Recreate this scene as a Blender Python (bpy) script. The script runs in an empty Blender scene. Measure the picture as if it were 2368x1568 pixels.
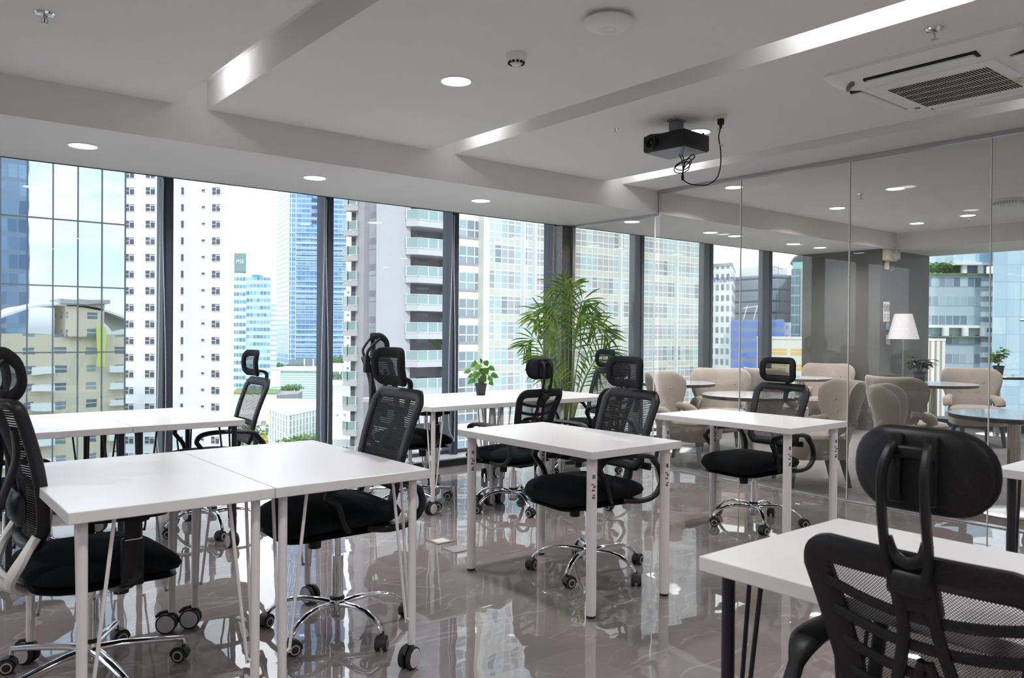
import bpy, bmesh, math, random
from math import sin, cos, pi, radians, sqrt, atan2, tan
from mathutils import Vector, Matrix
random.seed(11)
SC = bpy.context.scene
COL = SC.collection

# ------------------------------------------------------------------ camera
EYE = 1.25
F_PX = 1843.24
yaw, pit, rol = radians(39.1327), radians(-0.4561), radians(0.4329)
FWD = Vector((sin(yaw)*cos(pit), cos(yaw)*cos(pit), sin(pit)))
_rt = Vector((cos(yaw), -sin(yaw), 0)); _up = _rt.cross(FWD)
RT = _rt*cos(rol) + _up*sin(rol); UP = -_rt*sin(rol) + _up*cos(rol)
cam = bpy.data.cameras.new('camera'); camo = bpy.data.objects.new('camera', cam); COL.objects.link(camo)
M = Matrix((RT, UP, -FWD)).transposed().to_4x4(); M.translation = Vector((0, 0, EYE)); camo.matrix_world = M
cam.sensor_fit = 'HORIZONTAL'; cam.sensor_width = 36.0; cam.lens = F_PX/2368*36
cam.clip_start = 0.05; cam.clip_end = 3000
cam.dof.use_dof = True; cam.dof.focus_distance = 5.0; cam.dof.aperture_fstop = 8.0
SC.camera = camo

SC.view_settings.view_transform = 'Standard'
SC.view_settings.look = 'None'
SC.view_settings.gamma = 1.0
SC.view_settings.use_curve_mapping = False
SC.view_settings.exposure = 1.05
cy = SC.cycles
cy.use_denoising = True
cy.max_bounces = 10; cy.diffuse_bounces = 5; cy.glossy_bounces = 5; cy.transparent_max_bounces = 24; cy.transmission_bounces = 4
cy.caustics_reflective = False; cy.caustics_refractive = False
cy.sample_clamp_indirect = 6.0

# ------------------------------------------------------------------ node helpers
class N:
    """small node-graph writer"""
    def __init__(s, tree): s.t = tree; s.n = tree.nodes; s.l = tree.links
    def new(s, typ, **kw):
        nd = s.n.new(typ)
        for k, v in kw.items(): setattr(nd, k, v)
        return nd
    def put(s, sock, v):
        if isinstance(v, bpy.types.NodeSocket): s.l.new(v, sock)
        elif v is not None:
            if hasattr(sock.default_value, '__len__') and not hasattr(v, '__len__'): v = (v, v, v) + ((1,) if len(sock.default_value) == 4 else ())
            if hasattr(v, '__len__') and len(v) == 3 and len(sock.default_value) == 4: v = tuple(v) + (1,)
            sock.default_value = v
    def m(s, op, a, b=None, c=None, clamp=False):
        nd = s.new('ShaderNodeMath', operation=op); nd.use_clamp = clamp
        s.put(nd.inputs[0], a)
        if b is not None: s.put(nd.inputs[1], b)
        if c is not None: s.put(nd.inputs[2], c)
        return nd.outputs[0]
    def mix(s, f, a, b):
        nd = s.new('ShaderNodeMix', data_type='RGBA')
        s.put(nd.inputs[0], f); s.put(nd.inputs[6], a); s.put(nd.inputs[7], b)
        return nd.outputs[2]
    def noise(s, vec, scale, detail=2, rough=.5, dist=0):
        nd = s.new('ShaderNodeTexNoise'); s.put(nd.inputs['Vector'], vec)
        nd.inputs['Scale'].default_value = scale; nd.inputs['Detail'].default_value = detail
        nd.inputs['Roughness'].default_value = rough; nd.inputs['Distortion'].default_value = dist
        return nd.outputs['Fac']
    def ramp(s, f, stops):
        nd = s.new('ShaderNodeValToRGB'); e = nd.color_ramp.elements
        while len(e) < len(stops): e.new(.5)
        for i, (p, c) in enumerate(stops):
            e[i].position = p; e[i].color = tuple(c) + (1,) if hasattr(c, '__len__') else (c, c, c, 1)
        s.put(nd.inputs[0], f); return nd.outputs[0]
    def bump(s, h, strength=.3, dist=.01):
        nd = s.new('ShaderNodeBump'); nd.inputs['Strength'].default_value = strength; nd.inputs['Distance'].default_value = dist
        s.put(nd.inputs['Height'], h); return nd.outputs[0]

# ------------------------------------------------------------------ sky and sun
w = bpy.data.worlds.new('sky'); SC.world = w; w.use_nodes = True
q = N(w.node_tree); q.n.clear()
tc = q.new('ShaderNodeTexCoord'); sx = q.new('ShaderNodeSeparateXYZ'); q.l.new(tc.outputs['Generated'], sx.inputs[0])
mp = q.new('ShaderNodeMapping'); mp.inputs['Scale'].default_value = (1, 1, 2.6); q.l.new(tc.outputs['Generated'], mp.inputs[0])
cl = q.noise(mp.outputs[0], 2.6, 6, .6, .4)
clm = q.ramp(cl, [(.42, 0), (.62, 1)])
haze = q.ramp(sx.outputs[2], [(0, 1), (.12, .55), (.45, .12)])          # whiter towards the horizon
north = q.ramp(q.m('MULTIPLY_ADD', sx.outputs[1], .5, .5), [(.35, 0), (.78, 1)])   # bright thin cloud towards the windows
whiteness = q.m('MAXIMUM', q.m('MAXIMUM', clm, haze), north, clamp=True)
blue = (.36, .66, .98); white = (.93, .96, 1.0)
skyc = q.mix(whiteness, blue, white)
up_ = q.ramp(sx.outputs[2], [(.0, .6), (.02, 1)])
bg = q.new('ShaderNodeBackground'); q.put(bg.inputs[0], skyc); q.put(bg.inputs[1], q.m('MULTIPLY', q.m('MULTIPLY_ADD', north, .75, .95), up_))
wo = q.new('ShaderNodeOutputWorld'); q.l.new(bg.outputs[0], wo.inputs[0])
SUN = bpy.data.lights.new('sun', 'SUN'); SUN.energy = 1.5; SUN.angle = radians(4); SUN.color = (1, .97, .92)
so = bpy.data.objects.new('sun', SUN); COL.objects.link(so)
so.rotation_euler = (Vector((-.35, -.75, .95))).to_track_quat('Z', 'Y').to_euler()   # high behind the viewer: it never enters the windows
# daylight through the window wall and through the far windows of the lounge
for nm, loc, dirn, sw, sh in (('window_daylight', (4.9, 6.5, 1.3), (0, 1, 0), 11.2, 2.5), ('lounge_daylight', (11.9, 1.0, 1.3), (1, 0, 0), 7.8, 2.5)):
    L = bpy.data.lights.new(nm, 'AREA'); L.shape = 'RECTANGLE'; L.size = sw; L.size_y = sh; L.energy = 1
    L.cycles.is_portal = True
    o = bpy.data.objects.new(nm, L); COL.objects.link(o); o.location = loc
    o.rotation_euler = Vector(dirn).to_track_quat('Z', 'Y').to_euler()

# ------------------------------------------------------------------ materials
def mat(name, col=(.8, .8, .8), rough=.5, metal=0, emit=None, estr=0, coat=0, spec=.5, sheen=0, build=None, trans=None):
    m = bpy.data.materials.new(name); m.use_nodes = True
    b = m.node_tree.nodes['Principled BSDF']; g = N(m.node_tree)
    b.inputs['Base Color'].default_value = tuple(col) + (1,)
    b.inputs['Roughness'].default_value = rough; b.inputs['Metallic'].default_value = metal
    b.inputs['Specular IOR Level'].default_value = spec
    b.inputs['Coat Weight'].default_value = coat; b.inputs['Coat Roughness'].default_value = .05
    if sheen: b.inputs['Sheen Weight'].default_value = sheen; b.inputs['Sheen Roughness'].default_value = .4
    if emit: b.inputs['Emission Color'].default_value = tuple(emit) + (1,); b.inputs['Emission Strength'].default_value = estr
    if build: build(g, b, m)
    return m
def objco(g, kind='Object'):
    return g.new('ShaderNodeTexCoord').outputs[kind]
def fine(scale, lo, hi, c1, c2, bs=0, rl=None):
    """noise between two close tones + optional bump / roughness variation"""
    def f(g, b, m):
        n = g.noise(objco(g), scale, 3)
        g.put(b.inputs['Base Color'], g.mix(g.ramp(n, [(lo, 0), (hi, 1)]), c1, c2))
        if bs: g.put(b.inputs['Normal'], g.bump(n, bs, .004))
        if rl: g.put(b.inputs['Roughness'], g.m('MULTIPLY_ADD', n, rl[1]-rl[0], rl[0]))
    return f
def glass_mat(name, tint, refl=1.0, ior=1.5, haze=0.0, hazecol=(.9, .9, .85)):
    m = bpy.data.materials.new(name); m.use_nodes = True; g = N(m.node_tree); g.n.clear()
    tr = g.new('ShaderNodeBsdfTransparent'); g.put(tr.inputs[0], tint)
    gl = g.new('ShaderNodeBsdfGlossy'); gl.inputs['Roughness'].default_value = .004; g.put(gl.inputs[0], (refl, refl, refl))
    fr = g.new('ShaderNodeFresnel'); ge = g.new('ShaderNodeNewGeometry')
    g.put(fr.inputs[0], g.m('MULTIPLY_ADD', ge.outputs['Backfacing'], 1/ior-ior, ior))   # both faces of the pane reflect alike
    mx = g.new('ShaderNodeMixShader'); g.l.new(fr.outputs[0], mx.inputs[0]); g.l.new(tr.outputs[0], mx.inputs[1]); g.l.new(gl.outputs[0], mx.inputs[2])
    last = mx.outputs[0]
    if haze:
        df = g.new('ShaderNodeBsdfDiffuse'); g.put(df.inputs[0], hazecol)
        mm = g.new('ShaderNodeMixShader'); mm.inputs[0].default_value = haze
        g.l.new(last, mm.inputs[1]); g.l.new(df.outputs[0], mm.inputs[2]); last = mm.outputs[0]
    o = g.new('ShaderNodeOutputMaterial'); g.l.new(last, o.inputs[0])
    return m
def mesh_mat(name, col, pitch, open_, axis=2, diag=False):
    """woven fabric: threads with see-through gaps"""
    m = bpy.data.materials.new(name); m.use_nodes = True; g = N(m.node_tree)
    b = g.n['Principled BSDF']; g.put(b.inputs['Base Color'], col); b.inputs['Roughness'].default_value = .8
    s = g.new('ShaderNodeSeparateXYZ'); g.l.new(objco(g), s.inputs[0])
    v = g.m('FRACT', g.m('DIVIDE', s.outputs[2], pitch)); u = g.m('FRACT', g.m('DIVIDE', s.outputs[0], pitch*1.5))
    gap = g.m('LESS_THAN', v, open_)
    if diag:
        a = g.m('FRACT', g.m('DIVIDE', g.m('ADD', s.outputs[0], s.outputs[2]), pitch)); c = g.m('FRACT', g.m('DIVIDE', g.m('SUBTRACT', s.outputs[0], s.outputs[2]), pitch))
        gap = g.m('MULTIPLY', g.m('LESS_THAN', a, open_), g.m('LESS_THAN', c, open_))
    tr = g.new('ShaderNodeBsdfTransparent'); mx = g.new('ShaderNodeMixShader')
    g.l.new(gap, mx.inputs[0]); g.l.new(b.outputs[0], mx.inputs[1]); g.l.new(tr.outputs[0], mx.inputs[2])
    g.l.new(mx.outputs[0], g.n['Material Output'].inputs[0]); return m

MT = {}
MT['ceiling'] = mat('ceiling_paint', rough=.9, build=fine(1.2, .3, .7, (.80, .78, .775), (.83, .81, .805)))
MT['fascia'] = mat('fascia_paint', rough=.9, build=fine(1.2, .3, .7, (.76, .73, .725), (.79, .76, .755)))
MT['wall'] = mat('wall_paint', rough=.85, build=fine(1.5, .3, .7, (.70, .68, .66), (.74, .72, .70)))
MT['steel_blue'] = mat('mullion_powder_coat', (.115, .14, .185), .45, .2, build=fine(40, .3, .7, (.050, .062, .088), (.062, .075, .105)))
MT['sill'] = mat('sill_stone', rough=.35, build=fine(6, .3, .7, (.40, .42, .47), (.47, .49, .54)))
MT['curb'] = mat('curb_dark', (.02, .022, .026), .5)
MT['post'] = mat('brushed_dark_post', rough=.4, metal=.5, build=fine(30, .3, .7, (.10, .10, .10), (.14, .14, .14)))
MT['column'] = mat('grey_column', rough=.55, build=fine(3, .3, .7, (.085, .087, .087), (.105, .105, .104)))
MT['chan'] = mat('aluminium_channel', (.50, .49, .52), .35, .9)
MT['seal'] = mat('glass_edge', (.80, .82, .80), .25, 0, spec=.8)
MT['chrome'] = mat('chrome', (.86, .87, .89), .07, 1)
MT['steel'] = mat('brushed_steel', rough=.25, metal=1, build=fine(60, .3, .7, (.56, .55, .54), (.66, .65, .64)))
MT['white_metal'] = mat('white_powder_coat', (.80, .78, .78), .35)
MT['black_metal'] = mat('black_powder_coat', (.012, .012, .018), .35)
MT['laminate'] = mat('white_laminate', rough=.24, spec=.75, build=fine(25, .2, .8, (.80, .80, .805), (.83, .83, .835), rl=(.29, .33)))
MT['edge'] = mat('white_edge_band', (.76, .75, .75), .4)
MT['black'] = mat('black_plastic', rough=.42, spec=.3, build=fine(200, .3, .7, (.010, .010, .012), (.018, .018, .021)))
MT['cord'] = mat('black_cord_rubber', (.008, .008, .008), .95, spec=.05)
MT['black_soft'] = mat('black_foam', rough=.85, spec=.2, build=fine(150, .3, .7, (.010, .011, .014), (.018, .019, .023), .3))
MT['seatfab'] = mat('black_seat_fabric', rough=.95, spec=.15, build=fine(300, .3, .7, (.006, .008, .011), (.011, .015, .018), .4))
MT['tyre'] = mat('black_rubber', (.016, .016, .017), .6)
MT['rim'] = mat('grey_wheel_rim', (.50, .47, .44), .5)
MT['disc'] = mat('caster_disc', (.60, .60, .63), .45)
MT['white_plastic'] = mat('white_plastic', (.82, .82, .80), .4)
MT['cream_plastic'] = mat('cream_plastic', (.72, .66, .54), .45)
MT['dark'] = mat('dark_slot', (.01, .01, .012), .8)
MT['black_gloss'] = mat('black_gloss', (.008, .008, .01), .12)
MT['mesh_lines'] = mesh_mat('ribbed_mesh_fabric', (.015, .015, .017), .0085, .48)
MT['mesh_net'] = mesh_mat('net_fabric', (.014, .014, .016), .006, .76, diag=True)
MT['mesh_dense'] = mesh_mat('dense_ribbed_fabric', (.013, .013, .016), .0085, .20)
MT['vel'] = mat('beige_velvet', rough=.9, sheen=.5, build=fine(90, .25, .75, (.29, .255, .225), (.35, .31, .275), .25))
MT['legwood'] = mat('charcoal_leg', (.03, .036, .045), .5)
MT['shade'] = mat('white_lamp_shade', rough=.9, build=fine(20, .3, .7, (.60, .59, .63), (.66, .65, .69)))
MT['pot'] = mat('black_pot', (.022, .022, .028), .55)
MT['soil'] = mat('soil', (.035, .022, .014), 1.0)
def leafm(name, a, b_, c):
    def f(g, b, m):
        n = g.noise(objco(g), 9, 2)
        g.put(b.inputs['Base Color'], g.ramp(n, [(.3, a), (.5, b_), (.72, c)]))
        b.inputs['Subsurface Weight'].default_value = 0
        b.inputs['Transmission Weight'].default_value = 0
        # thin leaves let daylight glow through
        tl = g.new('ShaderNodeBsdfTranslucent'); g.put(tl.inputs[0], g.ramp(n, [(.3, b_), (.7, c)]))
        mx = g.new('ShaderNodeMixShader'); mx.inputs[0].default_value = .45
        g.l.new(b.outputs[0], mx.inputs[1]); g.l.new(tl.outputs[0], mx.inputs[2]); g.l.new(mx.outputs[0], g.n['Material Output'].inputs[0])
    return mat(name, rough=.45, build=f)
MT['palm'] = leafm('palm_leaf', (.06, .17, .03), (.15, .34, .04), (.42, .52, .06))
MT['monstera'] = leafm('monstera_leaf', (.05, .18, .02), (.12, .34, .03), (.28, .52, .08))
MT['darkleaf'] = leafm('dark_leaf', (.006, .03, .012), (.012, .05, .02), (.03, .09, .03))
MT['lightleaf'] = leafm('light_leaf', (.08, .22, .03), (.18, .38, .06), (.36, .52, .16))
MT['stem'] = mat('green_stem', (.16, .24, .06), .6)
MT['frost'] = mat('led_panel', (.9, .9, .9), .5, emit=(1, .98, 1), estr=6)
MT['led'] = mat('led_batten_lens', (.9, .9, .9), .5, emit=(.98, .98, 1), estr=7)
def marble(g, b, m):
    co = objco(g); s = g.new('ShaderNodeSeparateXYZ'); g.l.new(co, s.inputs[0])
    T = .6
    u = g.m('DIVIDE', g.m('ADD', s.outputs[0], .22), T); v = g.m('DIVIDE', g.m('ADD', s.outputs[1], .12), T)
    fu = g.m('FRACT', u); fv = g.m('FRACT', v)
    eu = g.m('MINIMUM', fu, g.m('SUBTRACT', 1, fu)); ev = g.m('MINIMUM', fv, g.m('SUBTRACT', 1, fv))
    joint = g.m('LESS_THAN', g.m('MINIMUM', eu, ev), .0022)
    cell = g.new('ShaderNodeCombineXYZ'); g.l.new(g.m('FLOOR', u), cell.inputs[0]); g.l.new(g.m('FLOOR', v), cell.inputs[1])
    wn = g.new('ShaderNodeTexWhiteNoise', noise_dimensions='2D'); g.l.new(cell.outputs[0], wn.inputs['Vector'])
    off = g.new('ShaderNodeVectorMath', operation='SCALE'); g.l.new(wn.outputs['Color'], off.inputs[0]); off.inputs['Scale'].default_value = 7
    ad = g.new('ShaderNodeVectorMath', operation='ADD'); g.l.new(co, ad.inputs[0]); g.l.new(off.outputs[0], ad.inputs[1])
    big = g.noise(ad.outputs[0], 1.6, 5, .6, .6)
    base = g.ramp(big, [(.25, (.21, .182, .178)), (.5, (.255, .222, .217)), (.8, (.31, .275, .268))])
    rot = g.new('ShaderNodeMapping'); rot.inputs['Rotation'].default_value = (0, 0, .6); rot.inputs['Scale'].default_value = (1, 2.6, 1); g.l.new(ad.outputs[0], rot.inputs[0])
    vn = g.noise(rot.outputs[0], .8, 4, .5, .55)
    vein = g.m('SUBTRACT', 1, g.m('MULTIPLY', g.m('ABSOLUTE', g.m('SUBTRACT', vn, .5)), 160), clamp=True)
    vn2 = g.noise(rot.outputs[0], 1.5, 3, .5, .5)
    vein2 = g.m('SUBTRACT', 1, g.m('MULTIPLY', g.m('ABSOLUTE', g.m('SUBTRACT', vn2, .46)), 170), clamp=True)
    c = g.mix(g.m('MULTIPLY', vein, .42), base, (.55, .50, .48)); c = g.mix(g.m('MULTIPLY', vein2, .25), c, (.5, .45, .43))
    c = g.mix(g.m('MULTIPLY', joint, .6), c, (.32, .27, .22))
    g.put(b.inputs['Base Color'], c)
    # each polished tile sits a hair out of level and is slightly wavy
    wav = g.noise(ad.outputs[0], 2.2, 2, .5)
    g.put(b.inputs['Normal'], g.bump(g.m('ADD', wav, g.m('MULTIPLY', joint, -.02)), .16, .02))
    b.inputs['IOR'].default_value = 2.15
MT['marble'] = mat('polished_marble_tiles', rough=.018, spec=.5, build=marble)
def carpet(g, b, m):
    co = objco(g); n1 = g.noise(co, 220, 2); mpn = g.new('ShaderNodeMapping'); mpn.inputs['Scale'].default_value = (3, 60, 1); g.l.new(co, mpn.inputs[0]); n2 = g.noise(mpn.outputs[0], 1.5, 3)
    n = g.m('ADD', g.m('MULTIPLY', n1, .5), g.m('MULTIPLY', n2, .5))
    g.put(b.inputs['Base Color'], g.ramp(n, [(.35, (.13, .125, .13)), (.65, (.25, .235, .235))])); g.put(b.inputs['Normal'], g.bump(n1, .6, .004))
MT['carpet'] = mat('grey_carpet', rough=1, build=carpet)
MT['glass'] = glass_mat('window_glass', (.94, .955, .96), .8)
MT['pglass'] = glass_mat('partition_glass', (.90, .89, .86), .5, haze=.022)

# ------------------------------------------------------------------ mesh builder
class MB:
    def __init__(s): s.v = []; s.f = []; s.mi = []; s.cur = 0
    def add(s, vs, fs):
        o = len(s.v); s.v += [tuple(p) for p in vs]; s.f += [tuple(i+o for i in f) for f in fs]; s.mi += [s.cur]*len(fs); return s
    def box(s, x0, x1, y0, y1, z0, z1, b=0, M=None):
        if b:
            bm = bmesh.new(); bmesh.ops.create_cube(bm, size=1)
            for v in bm.verts: v.co = Vector(((x0+x1)/2+v.co.x*(x1-x0), (y0+y1)/2+v.co.y*(y1-y0), (z0+z1)/2+v.co.z*(z1-z0)))
            bmesh.ops.bevel(bm, geom=bm.edges[:], offset=b, segments=2, profile=.5, affect='EDGES')
            bm.verts.index_update(); vs = [v.co.copy() for v in bm.verts]; fs = [[v.index for v in f.verts] for f in bm.faces]; bm.free()
        else:
            vs = [Vector(p) for p in ((x0,y0,z0),(x1,y0,z0),(x1,y1,z0),(x0,y1,z0),(x0,y0,z1),(x1,y0,z1),(x1,y1,z1),(x0,y1,z1))]
            fs = [(3,2,1,0),(4,5,6,7),(0,1,5,4),(1,2,6,5),(2,3,7,6),(3,0,4,7)]
        if M is not None: vs = [M @ v for v in vs]
        return s.add(vs, fs)
    def tube(s, pts, r, seg=10, closed=False, cap=True, N_=None, t=None, sq=1.0):
        """sweep; r = radius (or half width list), t = half thickness along the fixed normal N_"""
        P = [Vector(p) for p in pts]; n = len(P)
        R = r if hasattr(r, '__len__') else [r]*n
        T = (t if hasattr(t, '__len__') else [t]*n) if t is not None else R
        rings = []; prev = None
        for i in range(n):
            a = P[(i-1) % n] if (closed or i > 0) else P[0]; b = P[(i+1) % n] if (closed or i < n-1) else P[-1]
            tg = (b-a).normalized()
            if N_ is not None:
                nn = Vector(N_[i] if hasattr(N_[0], '__len__') else N_); nn = (nn - tg*nn.dot(tg)).normalized()
            else:
                if prev is None:
                    ref = Vector((0, 0, 1)) if abs(tg.z) < .9 else Vector((1, 0, 0))
                    nn = (ref - tg*ref.dot(tg)).normalized()
                else: nn = (prev - tg*prev.dot(tg)).normalized()
            prev = nn; sd = tg.cross(nn)
            ring = []
            for k in range(seg):
                a_ = 2*pi*(k+.5)/seg; c, d = cos(a_), sin(a_)
                if sq != 1: c = math.copysign(abs(c)**sq, c); d = math.copysign(abs(d)**sq, d)
                ring.append(P[i] + sd*c*R[i] + nn*d*T[i])
            rings.append(ring)
        vs = [p for rg in rings for p in rg]; fs = []
        for i in range(n if closed else n-1):
            j = (i+1) % n
            for k in range(seg):
                l = (k+1) % seg; fs.append((i*seg+k, i*seg+l, j*seg+l, j*seg+k))
        if cap and not closed: fs.append(tuple(range(seg))[::-1]); fs.append(tuple((n-1)*seg+k for k in range(seg)))
        return s.add(vs, fs)
    def cyl(s, p0, p1, r0, r1=None, seg=16): return s.tube([p0, p1], [r0, r0 if r1 is None else r1], seg)
    def lathe(s, prof, c=(0, 0, 0), seg=24, M=None):
        """profile of (radius, z) turned about z"""
        vs = []; fs = []; n = len(prof)
        for k in range(seg):
            a = 2*pi*k/seg
            for r, z in prof: vs.append(Vector((c[0]+r*cos(a), c[1]+r*sin(a), c[2]+z)))
        for k in range(seg):
            l = (k+1) % seg
            for i in range(n-1): fs.append((k*n+i, l*n+i, l*n+i+1, k*n+i+1))
        fs.append(tuple(k*n for k in range(seg))[::-1]); fs.append(tuple(k*n+n-1 for k in range(seg)))
        if M is not None: vs = [M @ v for v in vs]
        return s.add(vs, fs)
    def prism(s, poly, z0, z1, fn=None):
        n = len(poly); vs = [(x, y, z0) for x, y in poly] + [(x, y, z1) for x, y in poly]
        if fn: vs = [fn(*p) for p in vs]
        fs = [tuple(range(n))[::-1], tuple(range(n, 2*n))] + [(i, (i+1) % n, n+(i+1) % n, n+i) for i in range(n)]
        return s.add(vs, fs)
    def sheet(s, fn, nu, nv):
        vs = [fn(i/nu, j/nv) for j in range(nv+1) for i in range(nu+1)]
        fs = [(j*(nu+1)+i, j*(nu+1)+i+1, (j+1)*(nu+1)+i+1, (j+1)*(nu+1)+i) for j in range(nv) for i in range(nu)]
        return s.add(vs, fs)
    def slab(s, fn, nu, nv, th):
        """sheet with thickness: fn(u, v, o) with o = 0 or th"""
        n = (nu+1)*(nv+1); vs = []
        for o in (0, th): vs += [fn(i/nu, j/nv, o) for j in range(nv+1) for i in range(nu+1)]
        fs = []; W = nu+1
        for j in range(nv):
            for i in range(nu):
                a = (j*W+i, j*W+i+1, (j+1)*W+i+1, (j+1)*W+i); fs.append(a); fs.append(tuple(k+n for k in a[::-1]))
        for i in range(nu): fs.append((i, i+n, i+1+n, i+1)); a = nv*W+i; fs.append((a, a+1, a+1+n, a+n))
        for j in range(nv): a = j*W; fs.append((a, a+W, a+W+n, a+n)); a = j*W+nu; fs.append((a, a+n, a+W+n, a+W))
        return s.add(vs, fs)
    def pillow(s, outline, fn, thick, K=5, p=.5, back=1.0, top=1.0):
        """stuffed shape: outline (a, b) in a plane, fn(a, b, o) places it, o = offset along its normal"""
        cx = sum(a for a, b in outline)/len(outline); cy_ = sum(b for a, b in outline)/len(outline); n = len(outline)
        rings = []; vs = []
        levels = [(sin(pi/2*k/K), cos(pi/2*k/K)**(2*p)) for k in range(1, K+1)]
        def ring(sc, o): return [fn(cx+(a-cx)*sc, cy_+(b-cy_)*sc, o) for a, b in outline]
        seq = [(l[0], thick*l[1]*top) for l in levels] + [(l[0], -thick*l[1]*back) for l in levels[-2::-1]]
        vs.append(fn(cx, cy_, thick*top))
        for sc, o in seq: vs += ring(sc, o)
        vs.append(fn(cx, cy_, -thick*back)); fs = []
        for k in range(n): fs.append((0, 1+k, 1+(k+1) % n))
        for r_ in range(len(seq)-1):
            for k in range(n):
                a = 1+r_*n+k; b = 1+r_*n+(k+1) % n; fs.append((a, a+n, b+n, b))
        e = 1+(len(seq)-1)*n; last = len(vs)-1
        for k in range(n): fs.append((last, e+(k+1) % n, e+k))
        return s.add(vs, fs)
    def build(s, name, mats, parent=None, smooth=None, loc=None):
        me = bpy.data.meshes.new(name); me.from_pydata([tuple(v) for v in s.v], [], s.f)
        ms = mats if isinstance(mats, (list, tuple)) else [mats]
        for m_ in ms: me.materials.append(MT[m_] if isinstance(m_, str) else m_)
        if len(ms) > 1: me.polygons.foreach_set('material_index', s.mi)
        bm = bmesh.new(); bm.from_mesh(me); bmesh.ops.recalc_face_normals(bm, faces=bm.faces[:]); bm.to_mesh(me); bm.free()
        if smooth:
            me.polygons.foreach_set('use_smooth', [True]*len(me.polygons)); me.set_sharp_from_angle(angle=radians(smooth))
        o = bpy.data.objects.new(name, me); COL.objects.link(o)
        if parent: o.parent = parent
        if loc: o.location = loc
        return o
def tag(o, label, cat, group=None):
    o['label'] = label; o['category'] = cat
    if group: o['group'] = group
    return o
def thing(name, label, cat, loc=(0, 0, 0), rz=0, group=None):
    o = bpy.data.objects.new(name, None); COL.objects.link(o); o.location = loc; o.rotation_euler = (0, 0, rz)
    o.empty_display_size = .1
    return tag(o, label, cat, group)
def struct(name, mb, m, smooth=None, label=None):
    o = mb.build(name, m, None, smooth); o['kind'] = 'structure'
    if label: o['label'] = label
    return o
KIDS = {}
def dup(root, loc=None, rz=None, label=None, group=None):
    """a copy of a thing with copies of its parts and sub-parts"""
    def rec(o, par):
        c = o.copy(); COL.objects.link(c); c.parent = par
        for ch in [x for x in ALL if x.parent == o]: rec(ch, c)
        return c
    ALL = list(COL.objects)
    c = rec(root, None)
    if loc: c.location = loc
    if rz is not None: c.rotation_euler = (0, 0, rz)
    if label: c['label'] = label
    if group: c['group'] = group
    return c
def rrect(w_, h, r, n=5, cx=0, cy_=0):
    pts = []
    for (sx_, sy_, a0) in ((1, 1, 0), (-1, 1, pi/2), (-1, -1, pi), (1, -1, 3*pi/2)):
        for k in range(n+1):
            a = a0+pi/2*k/n; pts.append((cx+sx_*(w_/2-r)+r*cos(a), cy_+sy_*(h/2-r)+r*sin(a)))
    return pts
def spline(pts, n=6, closed=False):
    P = [Vector(p) for p in pts]; out = []; m_ = len(P)
    rng = range(m_) if closed else range(m_-1)
    for i in rng:
        p0 = P[(i-1) % m_] if (closed or i > 0) else P[0]; p1 = P[i]; p2 = P[(i+1) % m_]; p3 = P[(i+2) % m_] if (closed or i < m_-2) else P[-1]
        for k in range(n):
            t = k/n; out.append(.5*((2*p1)+(-p0+p2)*t+(2*p0-5*p1+4*p2-p3)*t*t+(-p0+3*p1-3*p2+p3)*t**3))
    if not closed: out.append(P[-1])
    return out
def ray(x, y): return FWD + RT*((x-1184)/F_PX) - UP*((y-784)/F_PX)
def at(x, y, D): return Vector((0, 0, EYE)) + ray(x, y)*D
# ================================================================== the room
ZC, ZB, ZG = 2.585, 2.37, 2.75       # ceiling, lowered edge, top of the light grooves
XP = 5.76                            # glass partition
YF, YW = 4.92, 6.12                  # fascia of the lowered edge, inside of the window line
X0, X1, YB = -3.0, 11.64, -3.2
GR = [(1.41, 1.61), (3.22, 3.43), (5.04, 5.265)]

struct('floor', MB().box(X0, XP, YB, 6.10, -.12, 0), 'marble')
struct('floor_lounge', MB().box(XP+.0, X1+.3, YB, 6.10, -.12, 0.001), 'carpet')
struct('trim_threshold', MB().box(XP-.03, XP+.03, YB, 6.05, 0.0005, .008, b=.002), 'chan')
# suspended ceiling in strips between the light grooves
b = MB(); xs = [X0]
for g0, g1 in GR: xs += [g0, g1]
xs += [X1+.3]
for i in range(0, len(xs), 2): b.box(xs[i], xs[i+1], YB, YF, ZC, ZG)
b.box(X0-.1, X1+.4, YB-.1, 6.6, ZG, ZG+.25)
struct('ceiling', b, 'ceiling')
b = MB(); b.box(X0, 10.45, YF, YW, ZB, ZG); b.box(10.45, X1+.04, YB, YW, ZB, ZG)
struct('ceiling_lowered_edge', b, 'fascia')
b = MB(); b.box(X0, X1+.3, YW, 6.6, 2.52, ZG); b.box(X1+.04, X1+.4, YB, YW, 2.52, ZG); b.box(X0, X1, YW-.002, YW+.006, ZB-.006, ZB+.03); struct('trim_window_head', b, 'steel_blue')
# walls out of view that close the room
struct('wall_back', MB().box(X0, X1+.3, YB-.15, YB, -.12, ZG), 'wall')
struct('wall_left', MB().box(X0-.15, X0, YB, 6.6, -.12, ZG), 'wall')
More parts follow.
